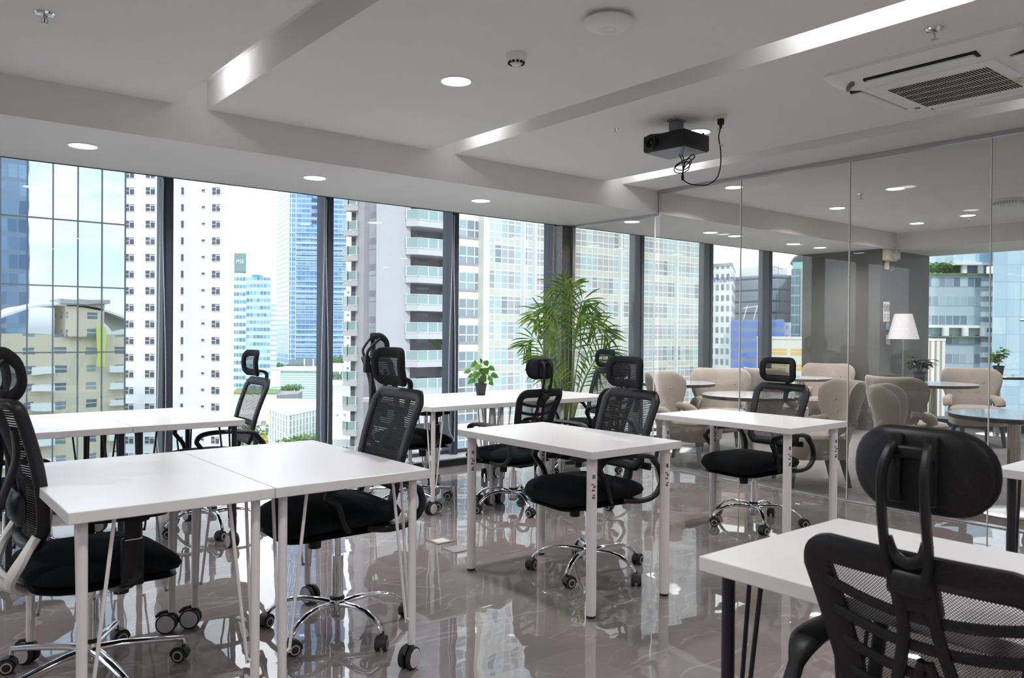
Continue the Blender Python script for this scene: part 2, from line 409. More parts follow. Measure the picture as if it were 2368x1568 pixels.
# window wall
b = MB(); b.box(X0, X1+.3, 6.10, 6.62, -.12, .066); struct('trim_window_curb', b, 'curb')
b = MB(); b.box(X0, X1+.3, 6.085, 6.60, .066, .082, b=.004); struct('trim_window_sill', b, 'sill')
MX = [-2.12, -.81, .50, 1.767, 3.077, 4.387, 5.69, 7.03, 8.335, 9.65]
XL = X0
for i, x in enumerate(MX):
    if i not in (0,):
        m_ = MB(); m_.box(x-.037, x+.037, 6.25, 6.42, .082, 2.53, b=.003); m_.box(x-.02, x+.02, 6.235, 6.25, .082, 2.53)
        struct('trim_mullion_%d' % i, m_, 'steel_blue')
edges = [X0+.0] + MX[1:] + [11.90]
for i in range(len(edges)-1):
    p = MB(); a, c = edges[i]+(.037 if i else 0), edges[i+1]-.037
    p.box(a, c, 6.335, 6.343, .082, 2.52)
    o = struct('window_%d' % (i+1), p, 'glass')
    f = MB(); f.box(a, c, 6.32, 6.36, .082, .115); f.build('window_frame', 'steel_blue', o)
# grey column in the far corner
struct('wall_column', MB().box(10.20, 11.62, 5.0, 6.10, 0, ZB), 'column')
# far window wall of the lounge
struct('trim_far_curb', MB().box(X1-.02, X1+.38, YB, 5.0, -.12, .10), 'curb')
FM = [3.80, 2.5, 1.2, -.1, -1.4]
for i, y in enumerate(FM):
    struct('trim_far_mullion_%d' % (i+1), MB().box(X1+.10, X1+.26, y-.04, y+.04, .1, 2.53, b=.003), 'steel_blue')
ed = [5.0] + FM + [YB]
for i in range(len(ed)-1):
    struct('window_%d' % (i+20), MB().box(X1+.17, X1+.178, ed[i+1]+(.04 if i < len(ed)-2 else 0), ed[i]-(.04 if i else 0), .1, 2.52), 'glass')
# glass partition
post = MB().box(5.62, 5.735, 6.09, 6.235, .082, ZB, b=.003); struct('trim_partition_post', post, 'post')
JY = [4.967, 4.02, 3.06, 2.09, 1.12, .15, -.82, -1.8, YB]
tr = MB(); tr.box(XP-.022, XP+.022, YB, 4.96, ZC-.028, ZC); tr.box(XP-.022, XP+.022, 4.94, 6.1, ZB-.022, ZB)
tr.box(XP-.012, XP+.012, 4.905, 4.925, ZB-.02, ZC); tr.box(XP-.02, XP+.02, 6.06, 6.10, .03, ZB)
tr.build('trim_partition_channel', 'chan')['kind'] = 'structure'
for i, (ya, yb) in enumerate(zip([6.06]+JY[:-1], JY)):
    top = ZB-.022 if i == 0 else ZC-.028
    ym = min(ya, 4.905) if i else ya
    o = struct('window_%d' % (30+i), MB().box(XP-.006, XP+.006, yb+.003, ym-.003 if i != 0 else ym, .010, top), 'pglass', label='frameless glass partition pane')
    if i < len(JY)-1:
        struct('trim_glass_joint_%d' % (i+1), MB().box(XP-.0065, XP+.0065, yb-.003, yb+.003, .010, (ZB if i == 0 else ZC)-.03), 'seal')

# ------------------------------------------------------------------ things on the ceiling
def downlight(x, y, z, label, r=.088):
    t = thing('downlight', label, 'ceiling light', (x, y, z), 0, 'round recessed downlights')
    k = r/.088
    MB().lathe([(r*.84, -.001), (r*.90, -.006), (r, -.004), (r, 0)], seg=32).build('trim_ring', 'white_plastic', t, 40)
    MB().lathe([(0.001, -.0025), (r*.84, -.0025), (r*.84, 0), (.001, 0)], seg=32).build('diffuser', 'frost', t, 40)
    L = bpy.data.lights.new('downlight_lamp', 'AREA'); L.shape = 'DISK'; L.size = r*1.6; L.energy = DOWN_W; L.color = (1, .97, .98); L.spread = radians(150)
    o = bpy.data.objects.new('downlight_lamp', L); COL.objects.link(o); o.parent = t; o.location = (0, 0, -.012)
    return t
DOWN_W = 7.6
for x, y, l in [(2.44, 3.485, 'round recessed downlight between the first two ceiling grooves, beside the smoke detector'),
                (4.27, 3.32, 'round recessed downlight partly hidden behind the hanging projector')]:
    downlight(x, y, ZC, l)
for x, y, l in [(6.12, 4.35, 'lounge downlight just behind the first tall glass joint, nearest the projector cable'),
                (7.265, 3.433, 'lounge ceiling downlight to the right of the second tall glass joint'),
                (7.93, 4.352, 'lounge ceiling downlight just left of the second tall glass joint'),
                (9.686, 4.317, 'lounge ceiling downlight above the grey column and emergency light'),
                (9.468, 3.67, 'lounge ceiling downlight next to the farther sprinkler')]:
    downlight(x, y, ZC, l)
for x, l in [(1.036, 'leftmost downlight in the lowered ceiling edge above the glass tower view'),
             (2.552, 'lowered-edge downlight just left of the second mullion, above the blue skyscraper view'),
             (4.066, 'lowered-edge downlight above the balcony tower view'),
             (5.96, 'first lowered-edge downlight behind the glass partition'),
             (7.229, 'second lowered-edge downlight behind the glass partition'),
             (7.687, 'third lowered-edge downlight behind the glass partition, close beside the second'),
             (8.876, 'fourth lowered-edge downlight behind the glass partition'),
             (9.494, 'lowered-edge downlight nearest the grey column')]:
    downlight(x, 5.44 if x > 5 else 5.43, ZB, l)
downlight(10.9, 3.42, ZB, 'downlight in the far lowered edge over the right-hand lounge window, at the right frame edge')

for x, y, l in [(.6, 1.6, 'left'), (.6, -1.4, 'far left'), (2.44, -.4, 'middle'), (4.27, .6, 'right'), (4.27, -1.8, 'far right'), (-1.4, .4, 'near wall'), (-1.4, 3.2, 'window side'), (2.44, -2.4, 'rearmost'), (7.6, .2, 'lounge near'), (9.5, .6, 'lounge far'), (8.4, -1.8, 'lounge rear')]:  # unseen fill lamps, added to brighten the room and its ceiling
    downlight(x, y, ZC, 'added fill downlight out of view behind the viewer, %s' % l)
def batten(x, ya, yb, label):
    t = thing('led_batten', label, 'light fitting', (x, (ya+yb)/2, 0), 0, 'LED battens hidden in the ceiling grooves')
    h = (yb-ya)/2
    MB().box(0, .022, -h, h, 2.655, 2.70, b=.003).build('housing', 'white_plastic', t)
    MB().box(.022, .026, -h+.01, h-.01, 2.660, 2.695).build('lens', 'led', t)
batten(1.412, 4.25, 4.62, 'short LED batten inside the leftmost ceiling groove')
batten(3.222, 4.35, 4.68, 'short LED batten near the window end of the middle ceiling groove')
batten(3.222, 1.30, 2.12, 'long LED batten lighting the near half of the middle ceiling groove')
batten(5.042, 4.05, 4.78, 'LED batten near the window end of the groove beside the partition')
batten(5.042, .9, 1.62, 'long LED batten lighting the near half of the groove beside the partition')
batten(3.222, -.9, .4, 'long LED batten in the middle groove, behind the viewer')

def sprinkler(x, y, z, label, s=1.0):
    t = thing('fire_sprinkler', label, 'sprinkler', (x, y, z), .5, 'pendent fire sprinklers')
    t.scale = (s, s, s)
    MB().lathe([(.012, -.004), (.020, -.012), (.034, -.010), (.040, -.003), (.040, 0)], seg=24).build('escutcheon', 'chrome', t, 40)
    b = MB(); b.cyl((0, 0, 0), (0, 0, -.022), .008)
    for sx_ in (-1, 1): b.tube(spline([(0, 0, -.018), (sx_*.014, 0, -.024), (sx_*.012, 0, -.040), (0, 0, -.046)], 4), .0022, 6)
    b.build('frame', 'steel', t, 40)
    MB().lathe([(.003, -.050), (.016, -.049), (.016, -.046), (.003, -.046)], seg=16).build('deflector', 'steel', t, 40)
    MB().cyl((0, 0, -.022), (0, 0, -.044), .0022).build('bulb', mat_red, t)
mat_red = mat('red_bulb', (.35, .02, .02), .2)
sprinkler(.592, 3.871, ZC, 'chrome fire sprinkler in the top left corner of the ceiling', 1.0)
sprinkler(3.609, 1.541, ZC, 'chrome fire sprinkler beside the air conditioning cassette', 1.0)
sprinkler(7.30, 3.77, ZC, 'fire sprinkler on the lounge ceiling just right of the second tall glass joint')
sprinkler(9.74, 3.76, ZC, 'farther fire sprinkler on the lounge ceiling beside a downlight')
sprinkler(3.80, 3.62, ZC, 'fire sprinkler half hidden behind the left side of the projector', .55)

t = thing('smoke_detector', 'small white round smoke detector on the ceiling beside the first downlight', 'smoke detector', (2.425, 2.964, ZC))
MB().lathe([(.030, -.044), (.040, -.040), (.050, -.022), (.052, -.004), (.052, 0), (.001, 0)][:5], seg=32).build('housing', 'white_plastic', t, 50)
b = MB()
for k in range(12):
    a = 2*pi*k/12; Mx = Matrix.Rotation(a, 4, 'Z') @ Matrix.Translation((.036, 0, -.042)); b.box(-.004, .005, -.006, .006, -.006, .004, M=Mx)
b.build('vent_slot', 'dark', t)['kind'] = 'stuff'
MB().lathe([(.008, -.056), (.022, -.053), (.026, -.046), (.026, -.040)], seg=24).build('sensor_cap', 'white_plastic', t, 50)

t = thing('wifi_access_point', 'large white disc-shaped wireless access point on the ceiling', 'access point', (2.439, 2.369, ZC))
MB().lathe([(.028, -.046), (.034, -.054), (.070, -.050), (.095, -.038), (.105, -.026), (.105, -.018), (.08, -.012)], seg=48).build('housing', 'white_plastic', t, 60)
MB().lathe([(.002, -.0525), (.024, -.0525), (.026, -.050), (.026, -.040)], seg=32).build('centre_button', 'white_plastic', t, 40)
MB().lathe([(.075, -.014), (.075, 0)], seg=32).build('mounting_base', 'white_plastic', t, 40)

# exhaust vent in the lounge ceiling
t = thing('air_vent', 'small louvred grey air vent on the lounge ceiling at the right', 'vent', (8.65, 2.98, ZC))
MB().lathe([(.115, -.02), (.135, -.030), (.14, -.02), (.14, 0)], seg=32).build('rim', 'white_plastic', t, 40)
b = MB()
for k in range(9): b.box(-.10, .10, -.11+k*.026-.004, -.11+k*.026+.012, -.055, -.030)
b.build('louvre', 'white_plastic', t)

# cassette air conditioner
t = thing('air_conditioner', 'white square ceiling cassette air conditioner with a slotted grille', 'air conditioner', (4.265, 1.73, ZC)); t.scale = (1, 1, 1.5)
H = .455
b = MB()
out = rrect(2*H, 2*H, .03, 3); inn = rrect(.60, .60, .05, 3); n_ = len(out)
mid = rrect(2*H-.05, 2*H-.05, .05, 3)
vs = [(x, y, 0) for x, y in out] + [(x, y, -.012) for x, y in out] + [(x, y, -.034) for x, y in mid] + [(x, y, -.052) for x, y in inn]
fs = []
for r_ in range(3):
    for k in range(n_): fs.append((r_*n_+k, r_*n_+(k+1) % n_, (r_+1)*n_+(k+1) % n_, (r_+1)*n_+k))
b.add(vs, fs); b.build('panel', 'white_plastic', t, 30)
for a in range(4):
    R_ = Matrix.Rotation(a*pi/2, 4, 'Z'); b = MB()
    # inside frame: dark slot around a white flap
    b.box(-.26, .26, .335, .405, -.046, -.036, M=R_ @ Matrix.Identity(4)); sl = b.build('air_outlet', 'dark', t)
    f = MB(); f.box(-.245, .25, .345, .399, -.052, -.040, b=.003, M=R_); f.build('flap', 'white_plastic', sl)
for a in range(4):
    R_ = Matrix.Rotation(a*pi/2, 4, 'Z'); b = MB()
    b.tube(spline([(-.40, .315, -.044), (-.375, .345, -.045), (-.335, .375, -.045)], 4), .011, 6); b.build('corner_cover', mat('grey_cover_%d' % a, (.30, .30, .32), .5), t, 40)
g_ = MB(); g_.box(-.30, .30, -.30, .30, -.056, -.030, b=.004); gr = g_.build('intake_grille', 'white_plastic', t)
sl = MB()
for c in range(5):
    for k in range(34):
        x = -.235+k*.0138
        sl.box(-.215+c*.092, -.215+c*.092+.078, x, x+.0068, -.0575, -.050, M=Matrix.Identity(4))
s_ = sl.build('intake_slot', 'dark', gr); s_['kind'] = 'stuff'
b = MB(); b.lathe([(.001, -.058), (.016, -.058), (.016, -.056)], (.225, .275, 0), 20); b.build('maker_badge', mat('blue_badge', (.10, .16, .45), .4), t)
b = MB(); b.box(.06, .16, -.295, -.245, -.0585, -.056); b.build('energy_label', mat('yellow_label', rough=.6, build=fine(60, .4, .6, (.55, .42, .12), (.75, .72, .62))), t)

# ceiling projector
PX, PY = 3.945, 3.235
t = thing('projector', 'black projector hanging from the ceiling on a grey bracket', 'projector', (PX, PY, 0), radians(4))
b = MB(); b.box(-.135, .135, -.155, .155, 2.385, 2.488, b=.010); b.build('body', 'black', t, 40)
lens = MB(); Mx = Matrix.Translation((-.135, .085, 2.44)) @ Matrix.Rotation(-pi/2, 4, 'Y')
lens.lathe([(.002, .004), (.018, .004), (.022, .016), (.038, .028), (.043, .026), (.046, 0)], seg=32, M=Mx); ln = lens.build('lens_ring', 'black', t, 40)
MB().lathe([(.001, .014), (.012, .012), (.019, .006)], seg=24, M=Mx).build('lens_glass', 'black_gloss', ln, 60)
b = MB(); b.box(-.10, -.04, .045, .085, 2.3835, 2.386); b.build('air_intake', 'dark', t)
b = MB(); b.box(-.125, .125, -.145, .145, 2.382, 2.3855, b=.001); b.build('bottom_plate', mat('dark_grey_plate', (.10, .10, .11), .35), t)
b = MB()
for k in range(10): b.box(.134, .137, -.11+k*.014, -.103+k*.014, 2.41, 2.46)
b.build('side_vent', 'dark', t)
b = MB(); b.box(-.045, .045, -.04, .04, 2.575, 2.585, b=.002); b.box(-.03, .03, -.034, -.030, 2.52, 2.578); b.box(-.03, .03, .030, .034, 2.52, 2.578); b.box(-.03, -.026, -.034, .034, 2.52, 2.578)
b.box(-.018, .018, -.022, .022, 2.488, 2.535, b=.003); b.box(-.010, .010, -.012, .012, 2.50, 2.58); b.build('ceiling_bracket', mat('grey_bracket', (.22, .23, .25), .45, .3), t)
b = MB()
for sx_, sy_ in ((-.07, .04), (.10, -.13), (-.10, .12), (-.04, 0)): b.cyl((sx_, sy_, 2.488), (sx_, sy_, 2.502), .009, .007, 12)
b.tube([(-.10, .12, 2.498), (-.04, .02, 2.500), (.0, 0, 2.496)], .006, 8); b.build('fixing_lug', 'black', t, 40)
t2 = thing('power_socket', 'white double power socket on the ceiling beside the projector', 'socket', (4.081, 3.001, ZC), radians(38))
MB().box(-.060, .060, -.036, .036, -.010, 0, b=.003).build('plate', 'cream_plastic', t2)
MB().box(-.045, .045, -.026, .026, -.014, -.009, b=.002).build('outlet_face', mat('pale_yellow_plastic', (.75, .74, .45), .5), t2)
cb = thing('power_cable', 'black power cable looping from the ceiling socket down below the projector', 'cable', (0, 0, 0))
b = MB(); b.box(4.065, 4.097, 2.985, 3.017, 2.535, 2.572, b=.004); b.cyl((4.081, 3.001, 2.535), (4.081, 3.001, 2.512), .011, .006); b.build('plug', 'black', cb, 40)
low = (4.02, 3.16, 2.17)
pth = [(4.081, 3.001, 2.52), (4.074, 3.01, 2.46), (4.08, 3.00, 2.38), (4.08, 3.00, 2.28), (4.07, 3.02, 2.21), (4.05, 3.07, 2.175), (4.03, 3.13, 2.178), (4.01, 3.19, 2.195), (3.995, 3.225, 2.235),
       (4.00, 3.21, 2.30), (4.03, 3.16, 2.355), (4.02, 3.17, 2.37), (3.995, 3.20, 2.33), (3.99, 3.215, 2.27), (3.995, 3.22, 2.24)]
b = MB(); b.tube(spline(pth, 6), .0035, 8)
b.tube(spline([(4.00, 3.255, 2.386), (4.005, 3.235, 2.34), (3.995, 3.22, 2.27), (3.993, 3.222, 2.235)], 6), .003, 8)
b.tube(spline([(4.01, 3.24, 2.386), (4.00, 3.215, 2.33), (4.00, 3.225, 2.28)], 6), .003, 8)
b.tube(spline([(4.00, 3.18, 2.325), (4.0, 3.25, 2.325), (3.99, 3.285, 2.30), (3.985, 3.27, 2.272), (3.99, 3.22, 2.262), (4.0, 3.18, 2.28)], 6, True), .003, 8, closed=True)
b.tube(spline([(4.00, 3.17, 2.345), (4.0, 3.24, 2.335), (3.985, 3.275, 2.31), (3.985, 3.25, 2.285), (3.99, 3.20, 2.28), (4.0, 3.165, 2.31)], 6, True), .003, 8, closed=True)
b.build('cord', 'cord', cb, 60)
b = MB(); b.cyl((3.993, 3.222, 2.25), (3.997, 3.222, 2.215), .009, .009); b.build('cable_tie', 'black', cb, 40)
b = MB(); b.box(4.055, 4.083, 3.005, 3.006, 2.502, 2.512); b.box(4.073, 4.103, 3.0, 3.001, 2.405, 2.418); b.build('paper_tag', mat('paper_tag', (.6, .56, .55), .8), cb)

# bead chains of the roller blinds
for i, (x, ln, lb) in enumerate([(1.70, .30, 'white blind bead chain hanging against the leftmost dark mullion'), (3.01, .20, 'white blind bead chain hanging against the second mullion'),
                       (4.32, .24, 'white blind bead chain against the mullion by the potted plant'), (5.60, .5, 'white blind bead chain beside the grey partition post')]):
    dx = .035
    p_ = spline([(x, 6.21, 2.36), (x-.004, 6.21, 1.9), (x-.012-.01*i, 6.21, 1.0), (x-.02-.006*i, 6.205, ln+.15), (x+.01, 6.20, ln+.015), (x+dx, 6.205, ln+.04), (x+dx+.004, 6.21, 1.0), (x+dx*.5, 6.21, 1.9), (x+.02, 6.21, 2.36)], 10)
    o = MB().tube(p_, .0032, 6).build('blind_chain', mat('chain_white_%d' % i, (.62, .62, .64), .5), None, 60)
    tag(o, lb, 'blind chain', 'blind bead chains on the mullions')

# floor boxes
for x, y, l, op in ((2.68, 3.955, 'open brass-rimmed floor socket box under the middle aisle', True), (2.655, 3.745, 'closed floor socket box cover beside the open one', False)):
    t = thing('floor_box', l, 'floor socket', (x, y, 0), 0, 'floor socket boxes')
    fr = MB()
    for a, c, d, e in ((-.062, .062, -.062, -.045), (-.062, .062, .045, .062), (-.062, -.045, -.045, .045), (.045, .062, -.045, .045)): fr.box(a, c, d, e, 0, .006, b=.001)
    fr.build('rim', mat('brass_rim' if op else 'grey_rim', (.42, .34, .27) if op else (.45, .42, .42), .35, .6), t)
    MB().box(-.044, .044, -.044, .044, .0005, .004 if op else .0055).build('lid', mat('box_lid', (.72, .70, .70) if op else (.36, .33, .33), .35), t)

# emergency light and notices on the column
t = thing('emergency_light', 'cream twin-head emergency light high on the grey column', 'emergency light', (10.36, 5.0, 2.20))
MB().box(-.13, .13, -.085, -.002, .02, .165, b=.01).build('housing', 'cream_plastic', t)
for x, dr in ((.02, -.25), (.13, .5)):
    Mx = Matrix.Translation((x, -.085, .10)) @ Matrix.Rotation(dr, 4, 'Z') @ Matrix.Rotation(pi/2, 4, 'X')
    hd = MB().lathe([(.001, .002), (.04, .006), (.055, .02), (.062, .03), (.065, .0), (.05, -.03)], seg=24, M=Mx).build('lamp_head', 'cream_plastic', t, 40)
    MB().lathe([(.001, .026), (.05, .030), (.057, .029)], seg=24, M=Mx).build('lamp_lens', mat('lamp_lens', (.7, .7, .68), .1, .4), hd, 60)
MB().box(-.06, .02, -.03, -.001, -.09, .02, b=.003).build('junction_box', 'cream_plastic', t)
b = MB(); b.tube(spline([(.13, -.03, .12), (.17, -.02, .02), (.16, -.015, -.07), (.10, -.01, -.09), (.0, -.01, -.05)], 6), .003, 6); b.build('cord', 'cream_plastic', t, 60)
t = thing('safety_notice', 'white paper notice with two round icons on the grey column', 'notice', (10.37, 4.998, 1.56))
MB().box(-.085, .085, -.003, 0, -.13, .13).build('sheet', 'white_plastic', t)
ink = mat('grey_ink', (.12, .12, .13), .7)
for x in (-.04, .042):
    c_ = MB().tube([(x+.034*cos(a*pi/12), -.0035, .05+.048*sin(a*pi/12)) for a in range(24)], .004, 6, closed=True)
    c_.tube([(x-.02, -.0035, .085), (x+.02, -.0035, .015)], .003, 6); c_.tube([(x, -.0035, .075), (x+.006, -.0035, .03), (x-.012, -.0035, .025)], .004, 6); c_.build('round_icon', ink, t)
b = MB()
for z_, w_ in ((-.035, .06), (-.055, .05), (-.075, .06), (-.095, .04)):
    for x in (-.042, .04): b.box(x-w_/2, x+w_/2, -.0040, -.0028, z_-.004, z_+.004)
b.build('printed_line', ink, t)['kind'] = 'stuff'
tag(MB().box(10.36, 10.44, 4.985, 4.998, 1.32, 1.42, b=.002).build('blue_notice', mat('blue_notice', (.25, .45, .55), .6)), 'small blue notice on the column, half behind the lamp shade', 'notice')
tag(MB().box(10.36, 10.43, 4.97, 4.998, 1.13, 1.26, b=.004).build('wall_switch', 'white_plastic'), 'white wall switch box on the column beside the lamp shade', 'switch')
# ================================================================== desks
TH = .034
def desktop(x0, x1, y0, y1, z, t, cx, cy_):
    b = MB(); b.box(x0-cx, x1-cx, y0-cy_, y1-cy_, z-TH, z, b=.0025)
    o = b.build('tabletop', ['laminate', 'edge'], t)
    for p in o.data.polygons:
        if abs(p.normal.z) < .5 or p.center.z < z-TH*.9: p.material_index = 1
    return o
def caster_wheel(x, y, ang, parent, metal, locked=True):
    """twin-disc furniture caster, returned as a sub-part of its leg"""
    b = MB(); ca, sa = cos(ang), sin(ang)
    def P(a, l, z): return (x+a*ca-l*sa, y+a*sa+l*ca, z)
    for sd in (-1, 1):
        b.cur = 0; b.tube([P(.018, sd*.006, .041), P(.018, sd*.010, .041), P(.018, sd*.024, .041), P(.018, sd*.027, .041)], [.034, .041, .041, .036], 28)
        b.cur = 1; b.tube([P(.018, sd*.0265, .041), P(.018, sd*.0285, .041)], [.035, .033], 28)
    b.cur = 0; b.box(-.0, .0, 0, 0, 0, 0) if 0 else None
    b.tube([P(0, 0, .085), P(.008, 0, .06), P(.018, 0, .041)], [.010, .012, .014], 10)
    b.tube([P(.018, -.010, .085), P(.045, 0, .080), P(.062, .005, .066)], [.006, .008, .006], 8)
    return b.build('caster', ['tyre', 'disc'], parent, 40)
def krille(t, x, y, sx_, sy_, z, m, ang, foot=None):
    b = MB(); b.cyl((x, y, .085), (x, y, z-TH-.002), .0150, .0150, 16)
    b.box(x-.02+min(0, sx_*.085), x+.02+max(0, sx_*.085), y-.02, y+.02, z-TH-.004, z-TH); b.box(x-.02, x+.02, y-.02+min(0, sy_*.085), y+.02+max(0, sy_*.085), z-TH-.004, z-TH)
    for dx, dy in ((sx_, 0), (0, sy_)):
        b.tube(spline([(x+dx*.085, y+dy*.085, z-TH-.003), (x+dx*.030, y+dy*.030, .22), (x+dx*.024, y+dy*.024, .185), (x+dx*.012, y+dy*.012, .178)], 5), .0055, 8)
    leg = b.build('leg', m, t, 40)
    caster_wheel(x, y, ang, leg, m)
    return leg
def wheel_desk(x0, x1, y0, y1, label, group, m='white_metal', z=.74, angs=(2.2, .6, 4.0, 1.3), tones=None):
    cx, cy_ = (x0+x1)/2, (y0+y1)/2
    t = thing('desk', label, 'desk', (cx, cy_, 0), 0, group); desktop(x0, x1, y0, y1, z, t, cx, cy_)
    hx, hy = (x1-x0)/2-.045, (y1-y0)/2-.05; k = 0
    for sx_ in (-1, 1):
        for sy_ in (-1, 1):
            krille(t, sx_*hx, sy_*hy, -sx_, -sy_, z, m, angs[k]); k += 1
    return t
def post_desk(x0, x1, y0, y1, label, group, z=.74):
    cx, cy_ = (x0+x1)/2, (y0+y1)/2
    t = thing('desk', label, 'desk', (cx, cy_, 0), 0, group); desktop(x0, x1, y0, y1, z, t, cx, cy_)
    hx, hy = (x1-x0)/2-.055, (y1-y0)/2-.055
    for sx_ in (-1, 1):
        for sy_ in (-1, 1):
            x, y = sx_*hx, sy_*hy
            b = MB(); b.lathe([(.0215, .012), (.0235, .03), (.0235, z-TH-.006), (.03, z-TH-.006), (.03, z-TH)], (x, y, 0), 20); leg = b.build('leg', 'white_metal', t, 40)
            MB().lathe([(.018, 0), (.0205, .003), (.0205, .014)], (x, y, 0), 16).build('foot', 'tyre', leg, 40)
            s_ = MB()
            for z_, a0, h_ in ((.615, .1, .018), (.588, -.1, .005), (.575, .25, .010), (.56, .0, .008), (.54, .15, .006), (.527, .05, .010)):
                n = 4; a0 += -2.35; vs = []
                for j in range(n+1):
                    for zz in (z_, z_+h_): vs.append((x+.0239*cos(a0+j*.14), y+.0239*sin(a0+j*.14), zz))
                s_.add(vs, [(2*j, 2*j+2, 2*j+3, 2*j+1) for j in range(n)])
            s_.build('printed_sticker', mat_ink, leg)
    return t
mat_ink = mat('sticker_ink', (.12, .12, .13), .6)
wheel_desk(.44, 1.036, 2.485, 3.485, 'white desk on white casters, left half of the front left pair, seam on its right', 'white desks on white casters', angs=(.6, 2.2, 3.9, 2.6))
wheel_desk(1.039, 1.635, 2.485, 3.485, 'white desk on white casters, right half of the front left pair', 'white desks on white casters', angs=(3.0, 2.6, 3.6, 5.0))
wheel_desk(.505, 1.10, 4.51, 5.46, 'white desk on black casters, left half of the pair by the window', 'white desks on black caster legs', m='black_metal', angs=(.6, 2.2, 3.9, 2.6))
wheel_desk(1.103, 1.70, 4.51, 5.46, 'white desk on black casters, right half of the pair by the window', 'white desks on black caster legs', m='black_metal', angs=(1.5, 2.6, 1.6, 5.0))
wheel_desk(2.99, 3.585, 4.53, 5.50, 'white desk on white casters in the back row, leftmost of three joined desks', 'white desks on white casters', angs=(3.4, 2.6, 3.4, 5.0))
wheel_desk(3.588, 4.185, 4.53, 5.50, 'white desk on white casters in the back row, middle one under the potted plant', 'white desks on white casters', angs=(3.5, .6, 3.2, .9))
wheel_desk(4.188, 4.785, 4.53, 5.50, 'white desk on white casters in the back row, rightmost and nearest the palm', 'white desks on white casters', angs=(3.5, .4, 3.2, .9))
post_desk(2.425, 3.025, 2.43, 3.43, 'single white desk on thick round white legs in the centre of the room', 'white desks on four thick round legs')
post_desk(3.915, 4.515, 2.40, 3.37, 'single white desk on thick round white legs beside the glass partition', 'white desks on four thick round legs')
wheel_desk(1.49, 2.11, .14, 1.145, 'white desk on black legs in the right foreground, behind the nearest chair', 'white desks on black caster legs', m='black_metal')
wheel_desk(3.40, 4.00, .20, 1.215, 'white desk on black legs cut off by the right frame edge', 'white desks on black caster legs', m='black_metal')

# ================================================================== office chairs (facing +Y, right side +X)
def chair_base(t, dh, rot, style='curved', rad=.30):
    b = MB(); b.lathe([(.020, .055), (.030, .060), (.034, .075), (.034, .118), (.029, .135)], seg=20)
    for k in range(5):
        a = rot+2*pi*k/5; ca, sa = cos(a), sin(a)
        if style == 'curved':
            prof = [(.020, .112), (.07, .122), (.14, .128), (.20, .122), (.25, .104), (.285, .078), (rad, .062)]
            wd = [.020, .019, .016, .014, .013, .013, .011]; th = [.014, .012, .010, .009, .009, .009, .009]
        else:
            prof = [(.020, .105), (.10, .108), (.20, .100), (.27, .092), (rad-.005, .088), (rad, .066)]
            wd = [.022, .020, .017, .015, .014, .010]; th = [.016, .013, .011, .010, .010, .009]
        P_ = [(r*ca, r*sa, z) for r, z in prof]
        b.tube(P_, wd, 10, t=th, N_=(0, 0, 1) if style != 'curved' else [(-.0*ca, 0, 1)]*4+[(ca*.6, sa*.6, .8)]*2+[(ca, sa, .2)])
    b.build('star_base', 'chrome', t, 50)
    for k in range(5):
        a = rot+2*pi*k/5; x, y = rad*cos(a), rad*sin(a); sw = a+[1.2, 2.6, -.9, .5, 3.4][k]
        ca, sa = cos(sw), sin(sw); c = MB()
        def P(f_, l, z): return (x+f_*ca-l*sa, y+f_*sa+l*ca, z)
        for sd in (-1, 1):
            c.cur = 0; c.tube([P(.014, sd*.007, .0265), P(.014, sd*.010, .0265), P(.014, sd*.022, .0265), P(.014, sd*.025, .0265)], [.022, .0265, .0265, .022], 20)
            c.cur = 1; c.tube([P(.014, sd*.0245, .0265), P(.014, sd*.0256, .0265)], [.0195, .0185], 20)
            c.cur = 0; c.tube([P(.014, sd*.0255, .0265), P(.014, sd*.0262, .0265)], [.0145, .0135], 16)
        hood = [P(.014+.031*cos(q_), 0, .0265+.031*sin(q_)) for q_ in [i*pi/8-.1 for i in range(9)]]
        c.tube(hood, .020, 8, t=.004, N_=(-sa, ca, 0), sq=.6) if 0 else c.tube(hood, .0035, 8, t=.021, N_=(-sa, ca, 0), sq=.6)
        c.tube([P(0, 0, .05), P(0, 0, .072)], .007, 8)
        c.build('caster', ['tyre', 'rim'], t, 40)
    s = .43+dh
    g_ = MB(); g_.cyl((0, 0, .13), (0, 0, min(.265+dh*.4, s-.13)), .0245, .0245, 20); g_.cyl((0, 0, .2), (0, 0, s-.11), .014, .014, 16); g_.build('gas_lift', 'chrome', t, 40)
    MB().lathe([(.026, 0), (.031, .004), (.031, .012), (.022, .020)], (0, 0, .128), 20).build('lift_collar', 'tyre', t, 40)
    m_ = MB(); m_.box(-.07, .07, -.14, .09, s-.135, s-.098, b=.008); m_.cyl((0, .10, s-.115), (0, .10, s-.195), .030, .026, 14)
    m_.box(-.10, .10, -.12, .10, s-.102, s-.088, b=.003); m_.build('tilt_mechanism', 'black', t, 40)
    l_ = MB(); l_.tube(spline([(.05, .02, s-.118), (.16, .03, s-.122), (.22, .035, s-.118)], 4), .005, 8); l_.box(.20, .25, .02, .05, s-.124, s-.112, b=.004); l_.build('height_lever', 'black', t, 40)
    return s
def seat(t, s, w_=.525, d=.52, yc=.045):
    out = []
    for a, c in rrect(w_, d, .14, 6): out.append((a*(1+.0*c), c))
    def fn(a, c, o):
        front = max(0, c-.05)/.19
        return (a, yc+c, s-.050+o-.030*front**2+.006*(abs(a)/.24)**2)
    MB().pillow(out, fn, .056, 6, .38, back=1.0).build('seat_cushion', 'seatfab', t, 60)
    MB().pillow([(a*.94, c*.94) for a, c in out], lambda a, c, o: (a, yc+c, s-.100+o-.022*(max(0, c-.05)/.19)**2), .016, 3, .3).build('seat_pan', 'black', t, 50)
